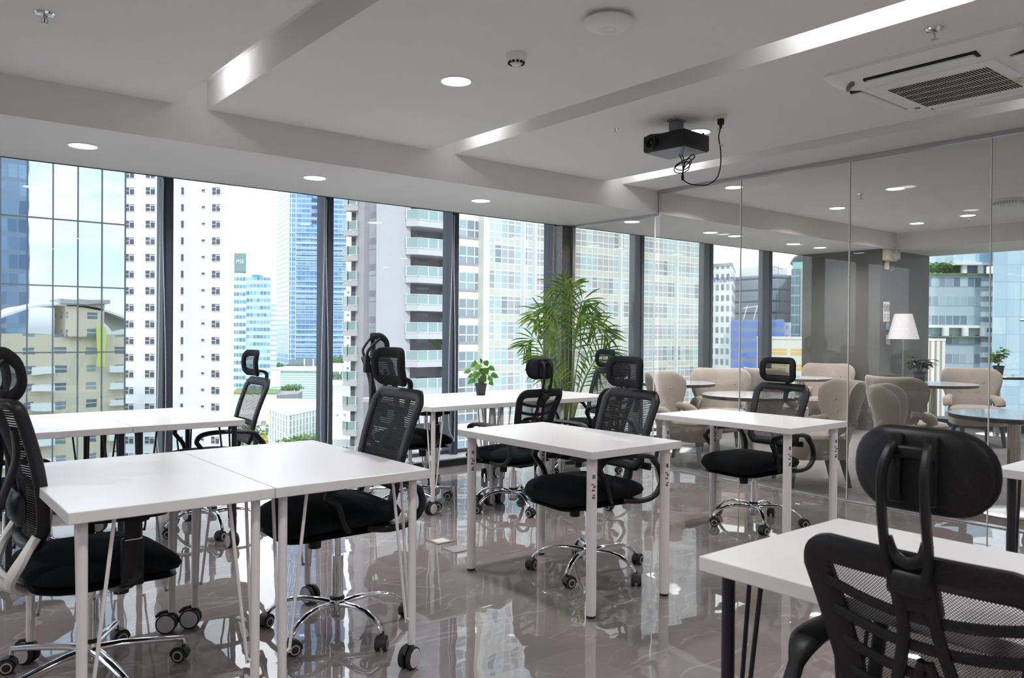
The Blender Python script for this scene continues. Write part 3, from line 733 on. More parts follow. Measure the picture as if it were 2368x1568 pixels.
def loop_arm(t, s, sx_, pad=.0, ah=.15):
    X = sx_*.275
    pth = [(X*.86, -.02, s-.085), (X*.98, -.10, s-.090), (X, -.19, s-.075), (X, -.245, s-.02), (X, -.235, s+.05), (X, -.205, s+ah*.6), (X, -.165, s+ah-.022), (X, -.08, s+ah-.010), (X, .05, s+ah-.008), (X, .135, s+ah-.020), (X, .165, s+ah-.055), (X*.99, .150, s+ah*.45), (X*.96, .115, s+.02), (X*.93, .09, s-.05), (X*.86, .06, s-.085)]
    P_ = spline(pth, 5); n = len(P_)
    wd = []; th = []
    for p in P_:
        f = max(0, min(1, (p.z-(s+ah-.06))/.04))*(1 if -.2 < p.y < .16 else .4)
        wd.append(.013+.0*f); th.append(.016+(.012+pad)*f)
    return MB().tube(P_, wd, 10, t=th, N_=(1, 0, 0), sq=.75).build('armrest', 'black', t, 50)
def backsurf(s, z, x, rec=.27, curve=.35, y0=-.185):
    """point of the backrest surface"""
    return y0-(z-s)*rec+x*x*curve*1.2+.018*sin((z-s)*8)
def chair_m(name, label, loc, rz, dh=0, rot=.3, base='curved', fab='mesh_lines', htilt=0, hturn=0, group=None, H=.445, ah=.15):
    """mesh back in a straight frame, rectangular framed headrest, loop arms"""
    t = thing(name, label, 'office chair', loc, rz, group)
    s = chair_base(t, dh, rot, base); seat(t, s)
    for sx_ in (-1, 1): loop_arm(t, s, sx_, 0, ah)
    zt = s+H; zb = s+.035
    def hw(z): return .205+(z-zb)/(zt-zb)*.022
    def S(x, z, o=0): return Vector((x, backsurf(s, z, x)-o, z))
    out = []
    def edge(n, f): return [f(i/n) for i in range(n)]
    r = .035
    oc = [(-hw(zb)+r, zb), (hw(zb)-r, zb), (hw(zb), zb+r), (hw(zt), zt-r), (hw(zt)-r, zt), (-hw(zt)+r, zt), (-hw(zt), zt-r), (-hw(zb), zb+r)]
    pts = []
    for i in range(8):
        a, c = oc[i], oc[(i+1) % 8]; m_ = 10 if i % 2 == 0 else 3
        for k in range(m_): pts.append((a[0]+(c[0]-a[0])*k/m_, a[1]+(c[1]-a[1])*k/m_))
    inset = [(x*(1-.024/.2), zb+(z-zb)*(1-.05/.44)+.025) for x, z in pts]
    b = MB(); b.tube([S(x, z) for x, z in inset], .026, 10, closed=True, N_=(0, 1, .25), t=.012, sq=.7)
    zl = s+.165
    b.tube([S(x, zl, .004) for x in [(-1+2*k/10)*.185 for k in range(11)]], .020, 8, N_=(0, 1, .25), t=.008, sq=.7)
    b.build('back_frame', 'black', t, 50)
    MB().slab(lambda u, v, o: S((-1+2*u)*(hw(zb+(zt-zb)*v)-.022), zb+.02+(zt-zb-.04)*v, -o-.004), 14, 16, .0015).build('back_mesh', fab, t, 60)
    k_ = MB(); k_.tube(spline([(0, -.04, s-.11), (0, -.20, s-.10), (0, -.262, s-.02), (0, -.275, s+.10)], 5), .03, 8, t=.012, N_=(0, 1, 0), sq=.7)
    k_.tube([(-.20, -.235, s+.06), (0, -.272, s+.05), (.20, -.235, s+.06)], .02, 8, t=.01, N_=(0, 1, 0)); k_.build('back_support', 'black', t, 50)
    # headrest
    yz = backsurf(s, zt, 0); hy, hz = yz+.056, zt+.098
    hb = MB(); hb.tube(spline([(0, yz+.0, zt-.12), (0, yz-.022, zt-.03), (0, yz-.028, zt+.02), (0, yz-.006, zt+.040), (0, hy-.014, hz-.05)], 5), .017, 8, t=.010, N_=(0, 1, 0), sq=.7)
    hb.box(-.03, .03, yz-.032, yz-.012, zt-.055, zt-.01, b=.004); hb.build('headrest_bracket', 'black', t, 50)
    R_ = Matrix.Translation((0, hy, hz)) @ Matrix.Rotation(htilt, 4, 'X') @ Matrix.Rotation(hturn, 4, 'Z')
    def Hs(x, z, o=0): return R_ @ Vector((x, 1.9*x*x-2.6*z*z-o, z))
    ol = rrect(.290, .168, .045, 5)
    il = [(x*(1-.022/.1375), z*(1-.022/.0825)) for x, z in ol]
    dense = []
    for i in range(len(il)):
        a, c = il[i], il[(i+1) % len(il)]; m_ = max(1, int(math.hypot(c[0]-a[0], c[1]-a[1])/.02))
        for k in range(m_): dense.append((a[0]+(c[0]-a[0])*k/m_, a[1]+(c[1]-a[1])*k/m_))
    hf = MB().tube([Hs(x, z) for x, z in dense], .023, 10, closed=True, N_=tuple(R_.to_3x3() @ Vector((0, 1, 0))), t=.013, sq=.7).build('headrest_frame', 'black_soft', t, 60)
    MB().slab(lambda u, v, o: Hs((-1+2*u)*.118, (-1+2*v)*.064, -o-.005), 10, 8, .0015).build('headrest_mesh', fab, hf, 60)
    return t
def chair_r(name, label, loc, rz, dh=0, rot=.3, turn=0, group=None, H=.42):
    """plastic back with curved slats over net, oval headrest on a twin-bar yoke"""
    t = thing(name, label, 'office chair', loc, rz, group)
    s = chair_base(t, dh, rot); seat(t, s)
    for sx_ in (-1, 1): loop_arm(t, s, sx_, .008, .18)
    zt, zb = s+H, s+.02
    def hw(z): return .17+(z-zb)/(zt-zb)*.055
    def S(x, z, o=0): return Vector((x, backsurf(s, z, x, .27, .45)-o, z))
    r = .05
    oc = [(-hw(zb)+r, zb), (hw(zb)-r, zb), (hw(zb), zb+r), (hw(zt), zt-r), (hw(zt)-r, zt), (-hw(zt)+r, zt), (-hw(zt), zt-r), (-hw(zb), zb+r)]
    pts = []
    for i in range(8):
        a, c = oc[i], oc[(i+1) % 8]; m_ = 10 if i % 2 == 0 else 8
        for k in range(m_):
            f = k/m_; x, z = a[0]+(c[0]-a[0])*f, a[1]+(c[1]-a[1])*f
            if i % 2: # round the corner outward
                x *= 1+.045*sin(pi*f); z += (.011 if i in (3, 5) else -.011)*sin(pi*f)
            pts.append((x, z))
    inset = [(x*(1-.026/.2), zb+(z-zb)*(1-.055/.44)+.0275) for x, z in pts]
    b = MB(); b.tube([S(x, z) for x, z in inset], .030, 10, closed=True, N_=(0, 1, .25), t=.011, sq=.7)
    # curved slats and the V-shaped spine, behind the net
    for k in range(6):
        z0 = zt-.105-k*.058
        P_ = [S(x, z0-.012+.9*x*x*(1 if k < 4 else .6), .006) for x in [(-1+2*j/12)*(hw(z0)-.03) for j in range(13)]]
        b.tube(P_, .0105 if k else .010, 8, N_=(0, 1, .25), t=.006, sq=.7)
    for sx_ in (-1, 1):
        b.tube(spline([S(sx_*.028, zt-.02, .010), S(sx_*.030, zt-.14, .012), S(sx_*.06, zt-.27, .014), S(sx_*.11, zt-.40, .010)], 6), .011, 8, N_=(0, 1, .25), t=.008, sq=.7)
        b.tube(spline([S(sx_*.005, zt-.20, .010), S(sx_*.035, zt-.30, .014), S(sx_*.045, zt-.42, .012)], 6), .009, 8, N_=(0, 1, .25), t=.007, sq=.7)
    b.tube([S(0, zt-.03, .004), S(0, zt-.10, .006)], .045, 8, N_=(0, 1, .25), t=.009, sq=.6)
    b.build('back_frame', 'black', t, 50)
    MB().slab(lambda u, v, o: S((-1+2*u)*(hw(zb+(zt-zb)*v)-.02), zb+.02+(zt-zb-.04)*v, -o-.010), 14, 16, .0015).build('back_mesh', 'mesh_net', t, 60)
    k_ = MB(); k_.tube(spline([(0, -.04, s-.11), (0, -.20, s-.10), (0, -.262, s-.02), (0, -.285, s+.10)], 5), .035, 8, t=.012, N_=(0, 1, 0), sq=.7); k_.build('back_support', 'black', t, 50)
    yz = backsurf(s, zt, 0, .27, .45)
    yb = MB()
    for sx_ in (-1, 1):
        yb.tube(spline([(sx_*.026, yz-.006, zt-.05), (sx_*.036, yz-.012, zt), (sx_*.037, yz-.026, zt+.07), (sx_*.036, yz-.030, zt+.14), (sx_*.032, yz-.012, zt+.18), (sx_*.030, yz+.006, zt+.19)], 6), [.010]*31, 8, t=.008, N_=(1, 0, 0), sq=.8)
    yb.tube(spline([(-.035, yz-.014, zt+.03), (-.024, yz-.010, zt+.002), (0, yz-.010, zt-.010), (.024, yz-.010, zt+.002), (.035, yz-.014, zt+.03)], 6), .011, 8, t=.008, N_=(0, 1, 0))
    yb.box(-.038, .038, yz-.016, yz+.012, zt-.070, zt-.022, b=.012); yb.box(-.040, .040, yz-.004, yz+.014, zt+.168, zt+.190, b=.005)
    yb.build('headrest_yoke', 'black', t, 50)
    hz = zt+.145; R_ = Matrix.Translation((0, yz+.030, hz)) @ Matrix.Rotation(turn, 4, 'Z')
    ol = rrect(.245, .15, .070, 7)
    hp = MB().pillow(ol, lambda a, c, o: R_ @ Vector((a, 1.3*a*a+.008+o, c)), .022, 5, .4).build('headrest_pad', 'black_soft', t, 60)
    MB().pillow([(a*.97, c*.96) for a, c in ol], lambda a, c, o: R_ @ Vector((a, 1.3*a*a-.010+o, c)), .010, 4, .25).build('headrest_shell', 'black', hp, 50)
    m_ = MB()
    for sx_ in (-1, 1): m_.box(sx_*.030-.011, sx_*.030+.011, -.030, -.014, -.055, .066, b=.004, M=R_)
    m_.build('headrest_rail', 'black', hp, 40)
    return t
def chair_w(name, label, loc, rz, dh=0, rot=.3, white=False, group=None, H=.53, htilt=0):
    """slim-framed tall mesh back on a Y-shaped spine, ring headrest, height-adjustable T arms"""
    t = thing(name, label, 'office chair', loc, rz, group)
    s = chair_base(t, dh, rot, 'straight', .31); seat(t, s, .50, .50, .02)
    zt, zb = s+H, s+.06
    def S(x, z, o=0): return Vector((x, -.215-(z-s)*.20+1.0*x*x-.03*sin((z-zb)/(zt-zb)*pi)*0+.03*sin((z-s)*6)-o, z))
    def hw(z):
        f = (z-zb)/(zt-zb); return .17+.05*f**.8
    oc = [(-hw(zb)+.05, zb-.01), (hw(zb)-.05, zb-.01), (hw(zb), zb+.05), (hw(zt), zt-.015), (hw(zt)-.02, zt), (-hw(zt)+.02, zt), (-hw(zt), zt-.015), (-hw(zb), zb+.05)]
    pts = []
    for i in range(8):
        a, c = oc[i], oc[(i+1) % 8]; m_ = 12 if i % 2 == 0 else 3
        for k in range(m_): f = k/m_; pts.append((a[0]+(c[0]-a[0])*f, a[1]+(c[1]-a[1])*f))
    MB().tube([S(x, z) for x, z in pts], .016, 10, closed=True, N_=(0, 1, .2), t=.021, sq=.8).build('back_frame', 'black', t, 50)
    MB().slab(lambda u, v, o: S((-1+2*u)*(hw(zb+(zt-zb)*v)-.006), zb+(zt-zb)*v, -o-.008), 14, 16, .0015).build('back_mesh', 'mesh_dense' if white else 'mesh_net', t, 60)
    k_ = MB()
    for sx_ in (-1, 1):
        k_.tube(spline([(0, -.305, s+.12), (sx_*.07, S(0, s+.24).y-.045, s+.24), (sx_*.13, S(.13, s+.34).y-.02, s+.35), (sx_*.16, S(.16, s+.44).y-.008, s+.45)], 6), .020, 8, t=.011, N_=(0, 1, 0), sq=.7)
    k_.tube(spline([(0, -.30, s+.03), (0, -.315, s+.14), (0, S(0, s+.4).y-.03, s+.40), (0, S(0, zt).y-.022, zt-.01)], 6), .020, 8, t=.011, N_=(0, 1, 0), sq=.7)
    sp = k_.build('spine', 'black', t, 50)
    MB().pillow(rrect(.24, .11, .04, 4), lambda a, c, o: Vector((a, S(a, s+.17).y-.022+o, s+.17+c)), .012, 4, .4).build('lumbar_pad', 'black', sp, 50)
    w_ = MB(); w_.tube(spline([(0, .0, s-.118), (0, -.16, s-.128), (0, -.27, s-.09), (0, -.325, s-.02), (0, -.33, s+.05)], 6), .032, 10, t=.018, N_=(0, 1, .3), sq=.7)
    for sx_ in (-1, 1): w_.tube(spline([(sx_*.02, -.22, s-.115), (sx_*.10, -.27, s-.06), (sx_*.15, -.245, s+.02), (sx_*.155, S(.15, s+.09).y-.01, s+.09)], 6), .022, 8, t=.014, N_=(0, 1, .3), sq=.7)
    w_.build('back_bracket', 'white_plastic' if white else 'black', t, 50)
    for sx_ in (-1, 1):
        a_ = MB(); X = sx_*.285
        a_.tube(spline([(sx_*.10, .02, s-.10), (sx_*.22, .03, s-.105), (X, .04, s-.08), (X, .05, s-.03)], 5), .034, 8, t=.013, N_=(0, 0, 1) if 0 else (0, 1, 0) if 0 else (sx_*.3, 0, 1), sq=.7)
        a_.box(X-.014, X+.014, .015, .085, s-.09, s+.07, b=.006); a_.box(X-.010, X+.010, .025, .075, s+.06, s+.135, b=.004)
        a_.tube(spline([(X, .05, s+.125), (X, .10, s+.138)], 2), .014, 8)
        ar = a_.build('armrest', 'black', t, 50)
        MB().pillow(rrect(.085, .26, .035, 4), lambda a, c, o: Vector((X+a, .04+c, s+.148+o)), .014, 4, .35).build('arm_pad', 'black_soft', ar, 60)
        MB().box(X-.0145, X+.0145, .022, .078, s+.066, s+.070).build('arm_band', 'steel', ar)
    # headrest ring on a triangular yoke
    yz = S(0, zt).y; hy, hz = yz+.045, zt+.085
    R_ = Matrix.Translation((0, hy, hz)) @ Matrix.Rotation(htilt, 4, 'X')
    def Hs(x, z, o=0): return R_ @ Vector((x, 2.4*x*x-2.0*z*z-o, z))
    yk = MB(); yk.box(-.028, .028, yz-.04, yz-.005, zt-.10, zt+.02, b=.008)
    for sx_ in (-1, 1): yk.tube(spline([(sx_*.012, yz-.022, zt+.0), (sx_*.05, yz-.030, zt+.06), (sx_*.085, hy-.0, hz+.06)], 5), .011, 8, t=.009, N_=(0, 1, 0), sq=.8)
    yk.build('headrest_yoke', 'black', t, 50)
    ol = rrect(.285, .190, .075, 6); dense = []
    il = [(x*.84, z*.78) for x, z in ol]
    for i in range(len(il)):
        a, c = il[i], il[(i+1) % len(il)]; m_ = max(1, int(math.hypot(c[0]-a[0], c[1]-a[1])/.02))
        for k in range(m_): dense.append((a[0]+(c[0]-a[0])*k/m_, a[1]+(c[1]-a[1])*k/m_))
    hf = MB().tube([Hs(x, z) for x, z in dense], .024, 10, closed=True, N_=(0, 1, 0), t=.014, sq=.7).build('headrest_frame', 'black_soft', t, 60)
    MB().slab(lambda u, v, o: Hs((-1+2*u)*.115, (-1+2*v)*.068, -o-.005), 10, 8, .0015).build('headrest_mesh', 'mesh_net', hf, 60)
    return t
GM = 'black mesh office chairs with loop arms'
FX, FXN = -pi/2, pi/2      # facing +X / -X
chair_m('office_chair', 'black mesh office chair tucked under the right side of the front left desk pair', (1.54, 3.04, 0), FXN-.05, dh=.125, rot=.83, fab='mesh_dense', group=GM, htilt=-.1, ah=.115)
chair_m('office_chair', 'black mesh office chair under the single centre desk, its chrome base fully in view', (2.95, 2.97, 0), FXN-.10, dh=.07, rot=.83, group=GM)
chair_m('office_chair', 'black mesh office chair at the single desk nearest the glass partition', (4.57, 3.07, 0), FXN-.09, dh=.04, rot=-.03, group=GM)
chair_m('office_chair', 'black mesh office chair seen side-on at the right end of the window desk pair', (1.70, 5.06, 0), FXN-.06, dh=.07, rot=.55, group=GM)
chair_m('office_chair', 'black mesh office chair at the far right end of the back desks, before the palm', (5.0, 5.12, 0), FXN-.16, dh=.05, rot=.3, group=GM)
chair_m('office_chair', 'black office chair at far left behind the foreground chair, only arm and base showing', (.60, 5.02, 0), FX, dh=.0, rot=1.0, group=GM)
GR_ = 'black slatted-back office chairs with oval headrests'
chair_r('office_chair', 'black slatted-back office chair with oval headrest at the middle of the back desk row', (3.60, 4.40, 0), .10, dh=.01, rot=.53, turn=-.1, group=GR_)
chair_r('office_chair', 'black slatted-back office chair half hidden behind the centre mesh chair', (4.18, 4.22, 0), .12, dh=.01, rot=.5, turn=-.1, group=GR_)
chair_r('office_chair', 'large black slatted-back office chair in the right foreground, seen from behind', (1.70, .628, 0), FX, dh=.02, rot=.5, turn=.0, group=GR_)
GW = 'black office chairs with ring headrests and T arms'
chair_w('office_chair', 'black office chair with white back bracket in the left foreground, cut by the frame', (.635, 3.16, 0), FX+.06, dh=.05, rot=.08, white=True, group=GW, htilt=.15)
chair_w('office_chair', 'black office chair with ring headrest behind the front left mesh chair, at the back row', (3.10, 4.98, 0), FX-.10, dh=.10, rot=.15, group=GW)

# ================================================================== lounge
def lounge_table(x, y, z, d, label):
    t = thing('round_table', label, 'table', (x, y, 0), 0, 'round pedestal tables in the lounge')
    b = MB(); r = d/2; b.cur = 0; b.lathe([(.001, z), (r-.003, z), (r, z-.003)][:3] + [(r-.001, z-.004)], seg=56); tp = b.build('tabletop', mat_top, t, 30)
    MB().lathe([(r-.002, z-.003), (r, z-.005), (r, z-.030), (r-.01, z-.034), (.001, z-.034)], seg=56).build('edge_band', mat_band, tp, 30)
    MB().lathe([(.16, z-.05), (.16, z-.034), (.042, z-.05), (.042, .02)][2:], seg=24).build('column', 'steel', t, 40)
    MB().lathe([(.001, .030), (.06, .028), (.20, .016), (.235, .006), (.235, 0)], seg=48).build('base_plate', 'steel', t, 40)
    return t
mat_top = mat('pale_blue_laminate', (.54, .60, .70), .12, coat=.5)
mat_band = mat('dark_brown_edge', (.05, .035, .035), .35)
T1_ = lounge_table(6.30, 4.28, .70, .86, 'round lounge table just behind the glass, nearest the partition in the middle')
lounge_table(6.78, 5.52, .73, .80, 'round lounge table by the windows behind the leftmost armchair')
lounge_table(8.90, 5.36, .73, .78, 'round lounge table by the windows beside the grey column')
lounge_table(9.10, 3.86, .73, .88, 'round lounge table carrying the dark-leaved potted plant')
lounge_table(11.14, 3.95, .755, .84, 'round lounge table by the far window carrying the bright green plant')
lounge_table(6.30, 2.12, .70, .82, 'round lounge table at the right frame edge with its steel base in view')

def armchair(label, loc, rz):
    t = thing('armchair', label, 'armchair', loc, rz, 'beige velvet armchairs in the lounge')
    # back: flared shell, waist narrower than the rounded top (faces +Y)
    def hw(v): return .185+.145*sin(min(1, v*1.02)*pi/2)**1.6
    z0, z1 = .30, .875; ol = []
    for k in range(9): v = k/9; ol.append((hw(v), z0+(z1-.10-z0)*v))
    W = hw(1)
    for k in range(9): a = pi/2*k/8; ol.append((W-.115+.115*cos(a), z1-.115+.115*sin(a)))
    ol.append((.08, z1-.006)); ol.append((-.08, z1-.006))
    for k in range(9): a = pi/2+pi/2*k/8; ol.append((-W+.115+.115*cos(a), z1-.115+.115*sin(a)))
    for k in range(9): v = 1-(k+1)/9; ol.append((-hw(v), z0+(z1-.10-z0)*v))
    def fn(a, c, o): return Vector((a, -.20-(c-.3)*.30+1.9*a*a*(.5+c*.6)+o, c))
    MB().pillow(ol, fn, .050, 6, .42).build('backrest', 'vel', t, 70)
    b = MB()
    for x, z in ((-.16, .70), (-.055, .71), (.055, .71), (.16, .70), (-.11, .60), (0, .605), (.11, .60)):
        p = fn(x, z, .047); b.pillow([(p.x+.011*cos(k*pi/5), p.z+.011*sin(k*pi/5)) for k in range(10)], lambda a, c, o, p=p: Vector((a, p.y+o, c)), .006, 3)
    b.build('button', 'vel', t, 60)['kind'] = 'stuff'
    so_ = rrect(.56, .55, .15, 6)
    MB().pillow(so_, lambda a, c, o: Vector((a*(1-.10*max(0, -c/.27)), .055+c, .405+o)), .045, 5, .3).build('seat_cushion', 'vel', t, 60)
    b = MB(); n = len(so_); vs = []
    for z, k in ((.40, .985), (.385, 1.0), (.25, .985), (.235, .95)): vs += [(a*k*(1-.10*max(0, -c/.27)), .055+c*k, z) for a, c in so_]
    fs = [tuple(range(n))[::-1], tuple(range(3*n, 4*n))]
    for r_ in range(3):
        for k in range(n): fs.append((r_*n+k, r_*n+(k+1) % n, (r_+1)*n+(k+1) % n, (r_+1)*n+k))
    b.add(vs, fs); sk = b.build('seat_skirt', 'vel', t, 40)
    MB().tube([Vector((a*.985*(1-.10*max(0, -c/.27)), .055+c*.99, .393)) for a, c in so_], .0045, 6, closed=True).build('piping', mat_pipe, sk, 60)
    for sx_ in (-1, 1):
        MB().tube(spline([(sx_*.20, -.23, .53), (sx_*.235, -.17, .525), (sx_*.265, -.10, .505), (sx_*.28, -.045, .475), (sx_*.28, -.03, .44)], 5), [.04]*10+[.052]*6+[.05]*5, 12).build('armrest', 'vel', t, 70)
    for x, y, dx, dy in ((-.20, .25, -.02, .03), (.20, .25, .02, .03), (-.17, -.15, -.02, -.06), (.17, -.15, .02, -.06)):
        MB().cyl((x, y, .24), (x+dx, y+dy, 0), .028, .017, 14).build('leg', 'legwood', t, 40)
    return t
mat_pipe = mat('velvet_piping', (.33, .28, .235), .9)
A0 = armchair('beige buttoned armchair just behind the partition, leftmost in the lounge', (6.20, 4.96, 0), radians(-168))
DIRS = [('beige buttoned armchair facing the room, behind the middle lounge table', (7.22, 5.27), 130),
        ('beige armchair seen from behind by the window, hidden by the mesh chair headrest', (8.18, 5.22), -95),
        ('beige buttoned armchair by the grey column, facing the room over the low seat', (9.76, 5.45), 122),
        ('beige armchair close to the partition with its flared back turned to the right', (6.22, 3.58), 51),
        ('beige armchair seen from behind, left of the dark-leaved plant table', (7.68, 3.50), -100),
        ('beige buttoned armchair close to the partition, above the foreground headrest', (6.17, 2.68), -160),
        ('beige buttoned armchair facing the room between the two plant tables', (10.02, 3.78), 127),
        ('beige armchair at the right frame edge beyond the steel-based table', (11.10, 3.22), 10)]
for lb, (x, y), a in DIRS: dup(A0, (x, y, 0), radians(a), lb)

t = thing('floor_lamp', 'tall floor lamp with white pleated shade by the grey column', 'floor lamp', (10.42, 4.80, 0))
b = MB(); r0, r1, n = .19, .105, 64; vs = []
for k in range(n):
    a = 2*pi*k/n; m_ = 1+.012*(k % 2); vs += [(r0*m_*cos(a), r0*m_*sin(a), 1.205), (r1*m_*cos(a), r1*m_*sin(a), 1.53)]
for k in range(n):
    a = 2*pi*k/n; vs += [((r0-.004)*cos(a), (r0-.004)*sin(a), 1.206), ((r1-.004)*cos(a), (r1-.004)*sin(a), 1.529)]
fs = []
for k in range(n):
    l = (k+1) % n; o = 2*n; fs += [(2*k, 2*l, 2*l+1, 2*k+1), (o+2*k, o+2*k+1, o+2*l+1, o+2*l), (2*k, o+2*k, o+2*l, 2*l), (2*k+1, 2*l+1, o+2*l+1, o+2*k+1)]
b.add(vs, fs); b.build('lamp_shade', 'shade', t, 25)
MB().cyl((0, 0, .02), (0, 0, 1.45), .009, .009, 12).build('pole', 'steel', t, 40)
MB().lathe([(.001, .03), (.03, .026), (.13, .012), (.14, 0)], seg=32).build('base', 'steel', t, 40)
t = thing('floor_lamp', 'second floor lamp, only the edge of its shade showing at the right frame edge', 'floor lamp', (11.28, 3.54, 0))
b = MB(); b.lathe([(.19, 1.44), (.21, 1.455), (.19, 1.47), (.05, 1.50)], seg=40); b.build('lamp_shade', 'shade', t, 40)
MB().cyl((0, 0, .02), (0, 0, 1.46), .009, .009, 12).build('pole', 'steel', t, 40)
MB().lathe([(.001, .03), (.03, .026), (.13, .012), (.14, 0)], seg=32).build('base', 'steel', t, 40)

# ================================================================== plants
def pot(t, r0, r1, h, z=0):
    MB().lathe([(r0*.9, z), (r0, z+.004), (r1, z+h-.014), (r1*1.06, z+h-.014), (r1*1.06, z+h), (r1*.94, z+h), (r1*.90, z+h-.02), (.001, z+h-.022)], seg=32).build('pot', 'pot', t, 40)
    MB().lathe([(r1*.92, z+h-.022), (.001, z+h-.016)], seg=24).build('soil', 'soil', t)
def leaf_blade(b, base, tip, wd, nrm, droop=.0, lobes=0):
    """folded leaf with a tapered outline, real thickness"""
    B, T = Vector(base), Vector(tip); d = T-B; L = d.length; d.normalize(); nrm = Vector(nrm); sd = d.cross(nrm)
    if sd.length < 1e-4: sd = Vector((1, 0, 0))
    sd.normalize(); up_ = sd.cross(d).normalized(); n = 7; rows = []
    for i in range(n+1):
        f = i/n
        w_ = wd*(sin(pi*min(1, f*1.0))**.7 if 0 < f < 1 else 0)
        if lobes and 0 < i < n: w_ *= (1.12 if i % 2 else .62)
        c = B+d*L*f-Vector((0, 0, 1))*droop*L*f*f
        rows.append((c, w_))
    vs = []
    for c, w_ in rows: vs += [c-sd*w_+up_*w_*.25, c, c+sd*w_+up_*w_*.25]
    m_ = len(vs); vs += [v-up_*.0006 for v in vs]; fs = []
    for i in range(n):
        for k in range(2):
            a = i*3+k; q_ = (a, a+1, a+4, a+3); fs.append(q_); fs.append(tuple(j+m_ for j in q_[::-1]))
        a = i*3; fs.append((a, a+3, a+3+m_, a+m_)); a = i*3+2; fs.append((a, a+m_, a+3+m_, a+3))
    b.add(vs, fs)
def monstera(b, base, dirn, R_, nrm):
    """heart-shaped split leaf"""
    B = Vector(base); d = Vector(dirn).normalized(); sd = d.cross(Vector(nrm)).normalized(); up_ = sd.cross(d).normalized()
    prof = [(0, 0), (.10, .42), (.02, .62), (-.10, .55), (-.05, .80), (.16, .92), (.36, .95), (.30, .50), (.44, .93), (.60, .84), (.52, .42), (.68, .76), (.84, .58), (.76, .30), (.92, .42), (1.12, .12), (1.2, 0)]
    top = [B+d*(a*R_)+sd*(c*R_*.62)+up_*(-c*c*.18*R_-.12*R_*a*a) for a, c in prof]
    bot = [B+d*(a*R_)-sd*(c*R_*.62)+up_*(-c*c*.18*R_-.12*R_*a*a) for a, c in prof]
    cen = [B+d*(a*R_)+up_*(.02*R_-.12*R_*a*a) for a, c in prof]
    n = len(prof); vs = top+cen+bot; m_ = len(vs); vs = vs+[v-up_*.0008 for v in vs]; fs = []
    for i in range(n-1):
        for o in (0, n):
            q_ = (o+i, o+i+1, o+n+i+1, o+n+i); fs.append(q_); fs.append(tuple(j+m_ for j in q_[::-1]))
    b.add(vs, fs)
rg = random.Random(4)
t = thing('potted_plant', 'small split-leaf plant in a black pot on the back row desk', 'potted plant', (3.90, 5.19, .74))
pot(t, .035, .047, .095)
cam_side = Vector((-.70, -.62, .1)).normalized()
for (dx, dz, R_) in ((-.13, .20, .055), (-.07, .255, .055), (-.01, .28, .045), (.05, .265, .040), (.10, .225, .045), (.13, .165, .05), (.09, .14, .05), (.02, .19, .058), (-.05, .17, .055), (-.09, .12, .05), (.0, .11, .055), (.05, .20, .045), (-.03, .235, .05), (.10, .10, .035), (-.10, .16, .04), (.03, .14, .05)):
    rr = RT*dx*.85; j = rg.uniform(-.06, .06); tip = Vector((rr.x-.62*j, rr.y-.78*j, dz)); b = MB()
    b.tube(spline([(0, 0, .07), (tip.x*.4, tip.y*.4, .09+dz*.5), tuple(tip)], 5), .0016, 6); b.build('stem', 'stem', t, 60)
    b = MB(); dn = Vector((tip.x, tip.y, -.04-rg.uniform(0, .08))).normalized(); monstera(b, tip-dn*R_*.4, dn, R_, (cam_side*.7+Vector((0, 0, .7))).normalized()); b.build('leaf', 'monstera', t, 50)
def bushy(label, loc, m, h, R_, nl, seed, long_=0):
    rg = random.Random(seed); t = thing('potted_plant', label, 'potted plant', loc); pot(t, .048, .064, .125)
    for k in range(7):
        a = k*2.4; L = R_*rg.uniform(.35, .75); tip = (L*cos(a), L*sin(a), .12+h*rg.uniform(.35, .8)); b = MB()
        b.tube(spline([(0, 0, .10), (tip[0]*.4, tip[1]*.4, .12+h*.3), tip], 4), .0025, 6); st = b.build('stem', 'stem', t, 60)
        lb = MB()
        for q_ in range(nl):
            f = rg.uniform(.45, 1.05); P0 = Vector((tip[0]*f, tip[1]*f, .12+(tip[2]-.12)*f)); aa = rg.uniform(0, 2*pi); ll = rg.uniform(.055, .10)+long_*rg.random()
            leaf_blade(lb, P0, P0+Vector((ll*cos(aa), ll*sin(aa), rg.uniform(-.02, .04))), rg.uniform(.016, .026), (0, 0, 1), .25)
        lb.build('foliage', m, st, 60)
    return t
bushy('dark-leaved plant in a black pot on a lounge table', (8.93, 3.93, .73), 'darkleaf', .21, .17, 12, 5, .03)
bushy('bright green leafy plant in a black pot on the far lounge table', (11.10, 3.92, .755), 'lightleaf', .28, .15, 16, 8)
t = thing('pen', 'small dark pen lying on the far lounge table beside the green plant', 'pen', (11.25, 3.80, .76)); MB().cyl((-.06, 0, .004), (.06, .01, .004), .004, .003, 8).build('barrel', 'black', t)
